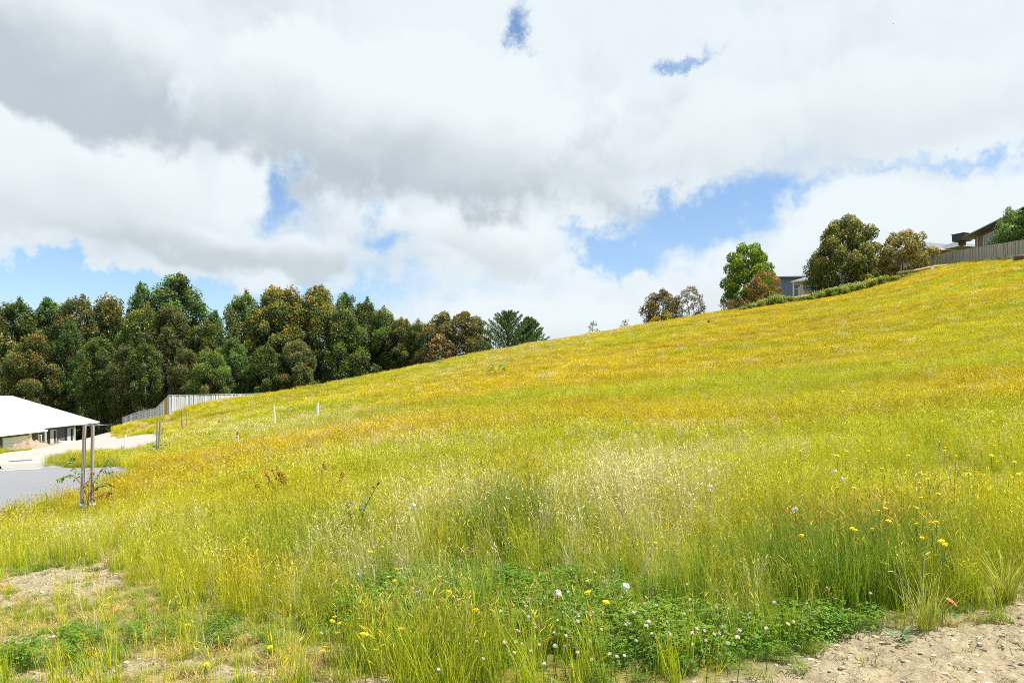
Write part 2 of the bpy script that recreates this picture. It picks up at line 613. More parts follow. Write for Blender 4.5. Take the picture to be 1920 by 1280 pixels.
def zones(x, y, z):
    """what grows where: weights on the ground, as functions of the place on the ground"""
    px, py = proj(x, y, z)
    # uneven edges
    wx = px + (fbm(x * 1.3, y * 1.3, 3) - 0.5) * 120 + (vnoise(x * 7, y * 7, 31) - 0.5) * 40
    wy = py + (fbm(x * 1.3, y * 1.3, 5) - 0.5) * 60 + (vnoise(x * 7, y * 7, 33) - 0.5) * 22
    line = np.interp(wx, [300, 900, 1250, 1400, 1520, 1640, 1800, 1920, 2400], [1420, 1330, 1310, 1272, 1226, 1182, 1158, 1128, 1050])
    front = sstep(wy - line, -14, 16) * (y < 6)
    patch = np.zeros_like(px)
    for g in ((110, 1092, 100, 22, 6), (50, 1126, 80, 12, 4), (205, 1076, 50, 11, 0), (190, 1262, 120, 14, 4), (20, 1272, 70, 16, 0), (300, 1252, 60, 9, 4),
              (480, 1266, 90, 12, 4), (700, 1290, 160, 14, 0), (60, 1195, 90, 10, 8), (620, 1225, 60, 10, 8), (1080, 955, 90, 22, 0), (1285, 862, 90, 22, 0), (1890, 905, 60, 22, 0), (1905, 1010, 50, 26, 0), (1780, 855, 60, 10, 0)):
        patch = np.maximum(patch, G(wx, wy, *g) * (0.8 if g[1] < 1000 else 1.25))
    near = (y < 14)
    dirt = np.clip(np.maximum(front, sstep(patch, 0.35, 0.75) * near * np.where(wy < 1030, 0.55, 1.0)), 0, 1)
    short = np.clip(np.maximum.reduce([sstep(wy - np.interp(wx, [-200, 250, 420, 560, 640, 760], [1035, 1070, 1120, 1160, 1230, 1330]), -25, 45),
                                       sstep(wy - line, -52, -6), 0.75 * G(wx, wy, 1780, 880, 230, 60), 0.6 * G(wx, wy, 1300, 880, 150, 36), 0.9 * G(wx, wy, 130, 1085, 190, 55)]), 0, 1) * near
    clover = np.clip(np.maximum.reduce([G(wx, wy, 980, 1150, 330, 75), G(wx, wy, 760, 1150, 120, 70), G(wx, wy, 1260, 1210, 230, 55), 0.7 * G(wx, wy, 1500, 1180, 200, 40), 0.45 * G(wx, wy, 150, 1200, 150, 18), 0.6 * G(wx, wy, 50, 1245, 90, 22), 0.3 * G(wx, wy, 400, 1190, 160, 40)]) * 1.35, 0, 1) * near
    tallg = np.clip(np.maximum.reduce([G(wx, wy, 1560, 1095, 250, 80), 0.8 * G(wx, wy, 850, 1190, 90, 60), 0.7 * G(wx, wy, 960, 1010, 120, 50), 0.35 * G(wx, wy, 560, 1050, 160, 60), 0.6 * G(wx, wy, 1300, 1130, 130, 60), 0.35 * G(wx, wy, 60, 960, 110, 40)]) * 1.2, 0, 1)
    pale = np.clip(np.maximum.reduce([G(wx, wy, 1170, 985, 170, 80, 10), 0.75 * G(wx, wy, 880, 1000, 160, 50), 0.8 * G(wx, wy, 700, 1085, 110, 35), 0.9 * G(wx, wy, 560, 815, 170, 22, 6), 0.6 * G(wx, wy, 420, 820, 130, 26), 0.65 * G(wx, wy, 700, 865, 190, 35), 0.5 * G(wx, wy, 260, 840, 200, 20),
                                      0.6 * G(wx, wy, 1290, 865, 160, 45), 0.55 * G(wx, wy, 1000, 660, 200, 12, 15), 0.3 * G(wx, wy, 200, 1020, 160, 30)]) * 1.1, 0, 1)
    # long streaks along the slope
    sx = x * 0.92 - y * 0.2
    streak = fbm(sx * 0.035 + 3, (y + 0.25 * x) * 0.10, 41, 4)
    orange = np.clip(sstep(streak, 0.48, 0.68) * 0.75 + G(wx, wy, 880, 742, 260, 26, 20) + 0.9 * G(wx, wy, 1260, 655, 260, 26, 18) + 0.6 * G(wx, wy, 1450, 650, 300, 40, 12) + 0.8 * G(wx, wy, 330, 960, 300, 60) + 0.5 * G(wx, wy, 700, 960, 260, 40) + 0.5 * G(wx, wy, 1250, 900, 300, 40) + 0.5 * G(wx, wy, 1500, 985, 260, 50) + 0.4 * G(wx, wy, 1040, 770, 200, 30), 0, 1)
    st2 = fbm(sx * 0.05 + 11, (y + 0.25 * x) * 0.16, 57, 4)
    green = np.clip(sstep(st2, 0.52, 0.7) * 0.8 + 0.8 * G(wx, wy, 1500, 770, 260, 36) + 0.6 * G(wx, wy, 980, 800, 160, 26) + 0.55 * G(wx, wy, 760, 690, 220, 24, 14) + 0.7 * G(wx, wy, 480, 775, 130, 18) + 0.5 * G(wx, wy, 1850, 650, 120, 60) + 0.5 * G(wx, wy, 590, 1040, 110, 60) + 0.5 * G(wx, wy, 760, 900, 120, 30), 0, 1)
    brown = np.clip(1.2 * G(wx, wy, 300, 800, 70, 12, 10) + 0.9 * G(wx, wy, 240, 811, 40, 8), 0, 1) * ((y > 40) & (y < 90))
    lot = ((x < -20) & (y > 44) & in_poly(px, py, [(-600, 900), (-600, 820), (60, 826), (60, 842), (0, 862)])).astype(float)
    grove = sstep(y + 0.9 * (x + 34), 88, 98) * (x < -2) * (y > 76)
    hard = (in_poly(x, y, ROAD) | in_poly(x, y, DRIVE)).astype(float)
    return dict(px=px, py=py, dirt=dirt, short=short, clover=clover, tallg=tallg, pale=pale, orange=orange, green=green, brown=brown, lot=lot, grove=grove, hard=hard)


def mixc(a, b, k):
    return a * (1 - k[:, None]) + np.asarray(b)[None] * k[:, None]


# ---- ground sheet, out to the horizon
def ground_mesh():
    rr = [0.6]
    while rr[-1] < 3200:
        r = rr[-1]
        rr.append(r * (1.008 if 2.6 < r < 5.2 else 1.012 if r < 12 else 1.02 if r < 160 else 1.12))
    rr = np.array(rr)
    ang = np.concatenate([np.arange(-42, 42, 0.28), np.arange(42, 318, 4.0)])
    na, nr = len(ang), len(rr)
    A_, R_ = np.meshgrid(np.radians(ang), rr)
    x, y = (R_ * np.sin(A_)).ravel(), (R_ * np.cos(A_)).ravel()
    z = terrain(x, y)
    Z = zones(x, y, z)
    near = sstep(-np.hypot(x, y), -13, -9)
    bumpy = (fbm(x * 3, y * 3, 71, 3) - 0.5) * 0.06 + (fbm(x * 14, y * 14, 73, 3) - 0.5) * 0.05 * (0.3 + Z['dirt'])
    clod = np.maximum(0, vnoise(x * 26, y * 26, 77) - 0.55) * 0.035 * Z['dirt'] * (0.3 + vnoise(x * 4, y * 4, 78))
    z = z + (bumpy + clod) * near * (1 - Z['hard'])
    z = z - 0.06 * Z['hard']
    n = na * nr
    V = np.stack([x, y, z], 1)
    V = np.vstack([V, [[0, 0, T(0, 0)]]])
    fa = []
    i = np.arange(nr - 1)[:, None] * na
    j = np.arange(na)[None]
    q = np.stack([i + j, i + na + j, i + na + (j + 1) % na, i + (j + 1) % na], -1).reshape(-1, 4)[:, ::-1]
    tri = np.stack([np.full(na, n), np.arange(na), (np.arange(na) + 1) % na], 1)
    me = bpy.data.meshes.new('ground')
    me.vertices.add(len(V))
    me.vertices.foreach_set('co', V.astype(np.float32).ravel())
    nl = q.size + tri.size
    me.loops.add(nl)
    me.loops.foreach_set('vertex_index', np.concatenate([q.ravel(), tri[:, ::-1].ravel()]).astype(np.int32))
    me.polygons.add(len(q) + len(tri))
    me.polygons.foreach_set('loop_start', np.concatenate([np.arange(len(q)) * 4, q.size + np.arange(len(tri)) * 3]).astype(np.int32))
    me.update(calc_edges=True)
    me.polygons.foreach_set('use_smooth', [True] * len(me.polygons))
    soil = np.array([0.325, 0.272, 0.175])
    c = np.tile(np.array([0.27, 0.215, 0.055]), (len(x), 1))
    c = mixc(c, (0.13, 0.16, 0.03), np.clip(Z['green'] * 0.7 + Z['tallg'] * 0.6, 0, 1))
    c = mixc(c, (0.36, 0.25, 0.06), Z['orange'] * 0.5)
    c = mixc(c, (0.30, 0.25, 0.12), Z['short'] * 0.8)
    c = mixc(c, (0.05, 0.085, 0.02), Z['clover'] * 0.9)
    tone = 0.82 + 0.36 * fbm(x * 6, y * 6, 91, 4)
    c = mixc(c, soil, np.maximum(Z['dirt'], 0)) * tone[:, None]
    c = mixc(c, (0.30, 0.19, 0.10), Z['brown'] * 0.9)
    c = mixc(c, (0.13, 0.17, 0.035), Z['lot'] * 0.8)
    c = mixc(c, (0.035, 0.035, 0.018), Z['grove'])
    far = sstep(np.hypot(x, y), 130, 200)
    c = mixc(c, (0.12, 0.15, 0.05), far)
    cc = np.ones((len(V), 4), np.float32)
    cc[:-1, :3] = c
    cc[-1, :3] = c[0]
    at_ = me.color_attributes.new('tint', 'FLOAT_COLOR', 'POINT')
    at_.data.foreach_set('color', cc.ravel())
    dz = me.attributes.new('soil', 'FLOAT', 'POINT')
    dz.data.foreach_set('value', np.concatenate([Z['dirt'], [0]]).astype(np.float32))
    m, N, L = new_mat('ground_soil_and_thatch')
    b = N['Principled BSDF']
    b.inputs['Roughness'].default_value = 0.95
    b.inputs['Specular IOR Level'].default_value = 0.05
    a = N.new('ShaderNodeAttribute')
    a.attribute_name = 'tint'
    t = N.new('ShaderNodeTexCoord')
    n1_ = N.new('ShaderNodeTexNoise')
    n1_.inputs['Scale'].default_value = 38
    n1_.inputs['Detail'].default_value = 6
    n1_.inputs['Roughness'].default_value = 0.7
    L.new(t.outputs['Object'], n1_.inputs['Vector'])
    n2_ = N.new('ShaderNodeTexNoise')
    n2_.inputs['Scale'].default_value = 9
    n2_.inputs['Detail'].default_value = 5
    L.new(t.outputs['Object'], n2_.inputs['Vector'])
    mr = N.new('ShaderNodeMapRange')
    mr.inputs[1].default_value = 0.3
    mr.inputs[2].default_value = 0.7
    mr.inputs[3].default_value = 0.6
    mr.inputs[4].default_value = 1.22
    L.new(n1_.outputs['Fac'], mr.inputs[0])
    sc = N.new('ShaderNodeVectorMath')
    sc.operation = 'SCALE'
    L.new(a.outputs['Color'], sc.inputs[0])
    L.new(mr.outputs[0], sc.inputs['Scale'])
    L.new(sc.outputs[0], b.inputs['Base Color'])
    ad = N.new('ShaderNodeMath')
    ad.operation = 'MULTIPLY_ADD'
    L.new(n2_.outputs['Fac'], ad.inputs[0])
    ad.inputs[1].default_value = 2.0
    L.new(n1_.outputs['Fac'], ad.inputs[2])
    bp = N.new('ShaderNodeBump')
    bp.inputs['Strength'].default_value = 0.9
    bp.inputs['Distance'].default_value = 0.018
    L.new(ad.outputs[0], bp.inputs['Height'])
    L.new(bp.outputs[0], b.inputs['Normal'])
    me.materials.append(m)
    return me


ground = tag(link('ground', ground_mesh()), 'grassy hillside rising to the right with bare sandy soil patches', kind='structure')


# ---- road, kerb and gravel drive as sheets that follow the ground
def sheet(name, poly, lift, step, mat):
    bm = bmesh.new()
    vs_ = [bm.verts.new((p[0], p[1], 0)) for p in poly]
    f = bm.faces.new(vs_)
    xs, ys = [p[0] for p in poly], [p[1] for p in poly]
    for ax, lo, hi in ((0, min(xs), max(xs)), (1, min(ys), max(ys))):
        k = lo + step
        while k < hi:
            co, no = ((k, 0, 0), (1, 0, 0)) if ax == 0 else ((0, k, 0), (0, 1, 0))
            bmesh.ops.bisect_plane(bm, geom=bm.verts[:] + bm.edges[:] + bm.faces[:], plane_co=co, plane_no=no)
            k += step
    xy = np.array([v.co[:2] for v in bm.verts])
    zz = terrain(xy[:, 0], xy[:, 1])
    for v, q in zip(bm.verts, zz):
        v.co.z = q + lift
    bmesh.ops.recalc_face_normals(bm, faces=bm.faces[:])
    if sum(f.normal.z for f in bm.faces) < 0:
        bmesh.ops.reverse_faces(bm, faces=bm.faces[:])
    me = bpy.data.meshes.new(name)
    bm.to_mesh(me)
    bm.free()
    me.materials.append(mat)
    return link(name, me)


M_ASPH = plain('asphalt', (0.215, 0.22, 0.235), 0.85, 0.16, 2.2, bump=0.4)
M_GRAV = plain('pale_gravel', (0.30, 0.282, 0.258), 0.95, 0.22, 1.4, bump=0.6)
M_CONC = plain('kerb_concrete', (0.25, 0.245, 0.235), 0.9, 0.12, 3.0)
tag(sheet('road', ROAD, 0.012, 0.8, M_ASPH), 'grey asphalt road at the foot of the slope', kind='structure')
tag(sheet('gravel_drive', DRIVE, 0.016, 0.9, M_GRAV), 'pale gravel drive running up past the white roofed house', kind='structure')
kp = [ground_at(*q) for q in ((0, 879.5), (70, 876), (150, 874.5), (215, 873))]
kp = [Vector((-30, 30.2, T(-30, 30.2))), Vector((-25, 29.2, T(-25, 29.2)))] + kp
mb = MB()
for p, q in zip(kp[:-1], kp[1:]):
    d = Vector((q.x - p.x, q.y - p.y, 0)).normalized()
    nrm = Vector((-d.y, d.x, 0))
    prof = [(-0.42, 0.015), (-0.2, 0.03), (-0.05, 0.12), (0.12, 0.13), (0.14, -0.1)]
    for (a0, h0), (a1, h1) in zip(prof[:-1], prof[1:]):
        mb.face([p + nrm * a0 + Vector((0, 0, h0)), q + nrm * a0 + Vector((0, 0, h0)), q + nrm * a1 + Vector((0, 0, h1)), p + nrm * a1 + Vector((0, 0, h1))])
tag(mb.build('kerb', M_CONC), 'pale concrete kerb between the asphalt and the gravel', kind='structure')
g0, g1 = ground_at(22, 866), ground_at(56, 863)
mb = MB()
mb.bar(g0 + Vector((0, 0, 0.03)), g1 + Vector((0, 0, 0.03)), 0.42, 0.05)
dr = mb.build('drain_grate', plain('grate_steel', (0.14, 0.14, 0.14), 0.6))
tag(dr, 'narrow dark drain grate set across the pale gravel drive', 'drain')
mb = MB()
for k in range(14):
    c = g0.lerp(g1, (k + 0.5) / 14)
    mb.box((c.x - 0.02, c.y - 0.2, c.z + 0.052), (c.x + 0.02, c.y + 0.2, c.z + 0.068))
mb.build('grate_bars', plain('grate_bar_steel', (0.3, 0.3, 0.3), 0.5), dr)


# ================================================================== meadow
def blade_pts(base, ang, h, w, bend, segs=3, droop=0.0):
    """flat tapering blade: returns verts, faces, t"""
    dx_, dy_ = math.cos(ang), math.sin(ang)
    tw = ang + math.pi / 2 + random.uniform(-0.5, 0.5)
    sx_, sy_ = math.cos(tw), math.sin(tw)
    V, T_ = [], []
    for k in range(segs + 1):
        t = k / segs
        o = bend * h * t ** 1.8
        zz = h * (t - droop * t ** 3)
        cx, cy_ = base[0] + dx_ * o, base[1] + dy_ * o
        ww = w * (1 - 0.85 * t ** 1.4) / 2
        if k == segs:
            V.append((cx, cy_, zz))
            T_.append(t)
        else:
            V += [(cx - sx_ * ww, cy_ - sy_ * ww, zz), (cx + sx_ * ww, cy_ + sy_ * ww, zz)]
            T_ += [t, t]
    Fc = [(2 * k, 2 * k + 1, 2 * k + 3, 2 * k + 2) for k in range(segs - 1)] + [(2 * segs - 2, 2 * segs - 1, 2 * segs)]
    return V, Fc, T_


class Tuft:
    def __init__(s):
        s.v, s.f, s.c = [], [], []

    def add(s, V, Fc, cols):
        i = len(s.v)
        s.v += V
        s.f += [tuple(i + k for k in f) for f in Fc]
        s.c += cols

    def blade(s, base, ang, h, w, bend, segs=3, droop=0.0):
        V, Fc, T_ = blade_pts(base, ang, h, w, bend, segs, droop)
        r = random.random()
        s.add(V, Fc, [(t, 0.0, r) for t in T_])

    def stem(s, base, ang, h, w, bend, hl, hw, nod=0.5):
        dx_, dy_ = math.cos(ang), math.sin(ang)
        r = random.random()
        sx_, sy_ = -dy_ * w / 2, dx_ * w / 2
        pts = []
        for t in (0, 0.5, 1.0):
            o = bend * h * t ** 2
            pts.append((base[0] + dx_ * o, base[1] + dy_ * o, h * t))
        V = []
        for p in pts:
            V += [(p[0] - sx_, p[1] - sy_, p[2]), (p[0] + sx_, p[1] + sy_, p[2])]
        s.add(V, [(0, 1, 3, 2), (2, 3, 5, 4)], [(0, 0.15, r)] * 2 + [(0.5, 0.2, r)] * 2 + [(0.8, 0.35, r)] * 2)
        p = Vector(pts[-1])
        d = Vector((dx_ * (bend * 2 + nod), dy_ * (bend * 2 + nod), 1 - nod * 0.5)).normalized()
        q = p + d * hl
        m = p + d * hl * 0.42 + Vector((0, 0, 0.06 * hl))
        for a in (Vector((-dy_, dx_, 0)), Vector((dx_, dy_, 0.3)).normalized().cross(d)):
            a = a.normalized() * hw / 2
            s.add([tuple(p), tuple(m + a), tuple(q), tuple(m - a)], [(0, 1, 2, 3)], [(1, 1, r)] * 4)

    def mesh(s, name, mat):
        me = bpy.data.meshes.new(name)
        me.from_pydata(s.v, [], s.f)
        a = me.color_attributes.new('gb', 'FLOAT_COLOR', 'POINT')
        a.data.foreach_set('color', np.array([(*c, 1) for c in s.c], np.float32).ravel())
        me.materials.append(mat)
        return me


def grass_mat(name, trans=0.34, gloss=0.014):
    m, N, L = new_mat(name)
    N.remove(N['Principled BSDF'])
    g = N.new('ShaderNodeAttribute')
    g.attribute_name = 'gb'
    s = N.new('ShaderNodeSeparateColor')
    L.new(g.outputs['Color'], s.inputs[0])
    cs = []
    for nm in ('c1', 'c2'):
        a = N.new('ShaderNodeAttribute')
        a.attribute_type = 'INSTANCER'
        a.attribute_name = nm
        cs.append(a.outputs['Color'])
    # blades turn paler and yellower towards the tip
    ty = N.new('ShaderNodeVectorMath')
    ty.operation = 'MULTIPLY'
    L.new(cs[0], ty.inputs[0])
    ty.inputs[1].default_value = (1.45, 1.15, 1.0)
    m0 = N.new('ShaderNodeMix')
    m0.data_type = 'RGBA'
    L.new(s.outputs[0], m0.inputs[0])
    L.new(cs[0], m0.inputs[6])
    L.new(ty.outputs[0], m0.inputs[7])
    m1 = N.new('ShaderNodeMix')
    m1.data_type = 'RGBA'
    L.new(s.outputs[1], m1.inputs[0])
    L.new(m0.outputs[2], m1.inputs[6])
    L.new(cs[1], m1.inputs[7])
    mr = N.new('ShaderNodeMapRange')
    L.new(s.outputs[2], mr.inputs[0])
    mr.inputs[3].default_value = 0.74
    mr.inputs[4].default_value = 1.26
    sc = N.new('ShaderNodeVectorMath')
    sc.operation = 'SCALE'
    L.new(m1.outputs[2], sc.inputs[0])
    L.new(mr.outputs[0], sc.inputs['Scale'])
    leaf_out(N, L, sc.outputs[0], trans, gloss, 0.5)
    return m


M_GRASS = grass_mat('grass_blades')


def rdisc(r):
    a, q = random.uniform(0, 2 * math.pi), r * math.sqrt(random.random())
    return (q * math.cos(a), q * math.sin(a))


def tuft_fine(seed, rad, nb, ns, w):
    random.seed(seed)
    t = Tuft()
    for _ in range(nb):
        t.blade(rdisc(rad), random.uniform(0, 6.28), random.uniform(0.14, 0.36), 0.004 * w, random.uniform(0.15, 0.7), 3, random.uniform(0, 0.3))
    for _ in range(ns):
        t.stem(rdisc(rad), random.gauss(0.2, 1.3), random.uniform(0.30, 0.52), 0.0016 * w, random.uniform(0.03, 0.28), random.uniform(0.04, 0.085), random.uniform(0.006, 0.010) * w ** 0.8, random.uniform(0.2, 1.0))
    return t


def tuft_green(seed, rad, nb, ns, w):
    random.seed(seed)
    t = Tuft()
    for _ in range(nb):
        t.blade(rdisc(rad), random.uniform(0, 6.28), random.uniform(0.2, 0.5), 0.0055 * w, random.uniform(0.06, 0.45), 4, random.uniform(0, 0.25))
    for _ in range(ns):
        t.stem(rdisc(rad), random.gauss(0.2, 1.3), random.uniform(0.4, 0.58), 0.0018 * w, random.uniform(0.02, 0.18), random.uniform(0.03, 0.07), 0.007 * w ** 0.8, random.uniform(0.1, 0.8))
    return t


def tuft_pale(seed, rad, nb, ns, w):
    random.seed(seed)
    t = Tuft()
    for _ in range(nb):
        t.blade(rdisc(rad), random.uniform(0, 6.28), random.uniform(0.15, 0.4), 0.004 * w, random.uniform(0.2, 0.9), 3, random.uniform(0, 0.5))
    for _ in range(ns):
        t.stem(rdisc(rad), random.gauss(0.2, 1.5), random.uniform(0.32, 0.58), 0.0018 * w, random.uniform(0.05, 0.35), random.uniform(0.04, 0.075), random.uniform(0.006, 0.010) * w ** 0.8, random.uniform(0.3, 1.2))
    return t


def tuft_short(seed, rad, nb, w):
    random.seed(seed)
    t = Tuft()
    for _ in range(nb):
        t.blade(rdisc(rad), random.uniform(0, 6.28), random.uniform(0.04, 0.13), 0.0045 * w, random.uniform(0.2, 1.3), 3, random.uniform(0, 0.5))
    return t


def tuft_clover(seed, rad, n, w):
    random.seed(seed)
    t = Tuft()
    for _ in range(n):
        b = rdisc(rad)
        h = random.uniform(0.05, 0.17)
        ang = random.uniform(0, 6.28)
        t.blade(b, ang, h, 0.0025, random.uniform(0, 0.3), 2)
        c = Vector((b[0] + 0.2 * h * math.cos(ang), b[1] + 0.2 * h * math.sin(ang), h))
        r = random.random()
        tilt = Matrix.Rotation(random.uniform(0, 0.6), 3, Vector((math.cos(ang + 1), math.sin(ang + 1), 0)))
        s = random.uniform(0.007, 0.0125) * w
        for k in range(3):
            a = ang + k * 2.094
            u, v = Vector((math.cos(a), math.sin(a), 0.12)), Vector((-math.sin(a), math.cos(a), 0))
            P_ = [c + tilt @ (u * 0.1 * s), c + tilt @ (u * s * 0.7 + v * s * 0.6), c + tilt @ (u * s * 1.3 + v * 0.3 * s), c + tilt @ (u * s * 1.3 - v * 0.3 * s), c + tilt @ (u * s * 0.7 - v * s * 0.6)]
            t.add([tuple(p) for p in P_], [(0, 1, 2, 3, 4)], [(0.3, 0, r)] * 5)
    return t


def tuft_daisy(seed, w):
    """a few flower heads on wiry stems, for the far slope"""
    random.seed(seed)
    t = Tuft()
    for _ in range(2):
        b = rdisc(0.25)
        h = random.uniform(0.38, 0.6)
        t.blade(b, 0, h, 0.002 * w, 0.05, 2)
        r = random.uniform(0.014, 0.02) * w ** 0.6
        ring = [(b[0] + r * math.cos(k * 1.05), b[1] + r * math.sin(k * 1.05), h + 0.004 * math.cos(k)) for k in range(6)]
        t.add(ring, [tuple(range(6))], [(1, 1, random.random())] * 6)
    return t


def scatter(name, label, cat, protos, pts, rot, scl, idx, c1, c2):
    pc = bpy.data.collections.new(name + '_kinds')
    for k, me in enumerate(protos):
        pc.objects.link(bpy.data.objects.new('%s_%02d' % (name, k), me))
    me = bpy.data.meshes.new(name)
    n = len(pts)
    me.vertices.add(n)
    me.vertices.foreach_set('co', np.asarray(pts, np.float32).ravel())
    for nm, ty, key, val, k in (('rot', 'FLOAT_VECTOR', 'vector', rot, 3), ('scl', 'FLOAT_VECTOR', 'vector', scl, 3), ('idx', 'INT', 'value', idx, 1)):
        a = me.attributes.new(nm, ty, 'POINT')
        a.data.foreach_set(key, np.asarray(val, np.int32 if k == 1 else np.float32).ravel())
    for nm, val in (('c1', c1), ('c2', c2)):
        a = me.attributes.new(nm, 'FLOAT_COLOR', 'POINT')
        cc = np.ones((n, 4), np.float32)
        cc[:, :3] = np.clip(val, 0, 1)
        a.data.foreach_set('color', cc.ravel())
    o = link(name, me)
    ng = bpy.data.node_groups.new(name, 'GeometryNodeTree')
    ng.interface.new_socket('Geometry', in_out='INPUT', socket_type='NodeSocketGeometry')
    ng.interface.new_socket('Geometry', in_out='OUTPUT', socket_type='NodeSocketGeometry')
    N, L = ng.nodes, ng.links
    gi, go = N.new('NodeGroupInput'), N.new('NodeGroupOutput')
    ci = N.new('GeometryNodeCollectionInfo')
    ci.inputs['Collection'].default_value = pc
    ci.inputs['Separate Children'].default_value = True
    ci.inputs['Reset Children'].default_value = True
    iop = N.new('GeometryNodeInstanceOnPoints')
    iop.inputs['Pick Instance'].default_value = True
    L.new(gi.outputs[0], iop.inputs['Points'])
    L.new(ci.outputs[0], iop.inputs['Instance'])
    for nm, ty, sock in (('rot', 'FLOAT_VECTOR', 'Rotation'), ('scl', 'FLOAT_VECTOR', 'Scale'), ('idx', 'INT', 'Instance Index')):
        na = N.new('GeometryNodeInputNamedAttribute')
        na.data_type = ty
        na.inputs[0].default_value = nm
        L.new([s for s in na.outputs if s.enabled and s.name == 'Attribute'][0], iop.inputs[sock])
    L.new(iop.outputs[0], go.inputs[0])
    md = o.modifiers.new('scatter', 'NODES')
    md.node_group = ng
    return tag(o, label, cat, kind='stuff')


protos = []
KIND = {}


def reg(kind, lst):
    KIND[kind] = (len(protos), len(lst))
    for t in lst:
        protos.append(t.mesh(kind, M_GRASS))


# 0 near, 1 middle, 2 far
reg('fine0', [tuft_fine(10 + k, 0.07, 18, 18, 1.0) for k in range(6)])
reg('fine1', [tuft_fine(20 + k, 0.16, 52, 56, 1.5) for k in range(5)])
reg('fine2', [tuft_fine(30 + k, 0.42, 150, 150, 3.4) for k in range(4)])
reg('green0', [tuft_green(40 + k, 0.06, 24, 3, 1.0) for k in range(6)])
reg('green1', [tuft_green(50 + k, 0.14, 70, 14, 1.6) for k in range(4)])
reg('green2', [tuft_green(60 + k, 0.38, 170, 50, 3.4) for k in range(3)])
reg('pale0', [tuft_pale(70 + k, 0.07, 18, 12, 1.0) for k in range(5)])
reg('pale1', [tuft_pale(80 + k, 0.14, 50, 36, 1.6) for k in range(3)])
reg('pale2', [tuft_pale(90 + k, 0.38, 130, 110, 3.0) for k in range(3)])
reg('short0', [tuft_short(100 + k, 0.07, 60, 1.0) for k in range(6)])
reg('short1', [tuft_short(110 + k, 0.16, 110, 1.8) for k in range(3)])
reg('clover0', [tuft_clover(120 + k, 0.10, 60, 1.1) for k in range(5)])
reg('daisy1', [tuft_daisy(130 + k, 1.2) for k in range(3)])
reg('daisy2', [tuft_daisy(140 + k, 2.2) for k in range(3)])
random.seed(11)


def crest_d(px):
    return np.interp(px, [-200, 0, 200, 300, 330, 480, 620, 900, 1200, 1500, 1773, 1850, 1920, 2300], [90, 90, 86, 78, 72, 74, 79, 88, 95, 99, 103, 91, 79, 60])


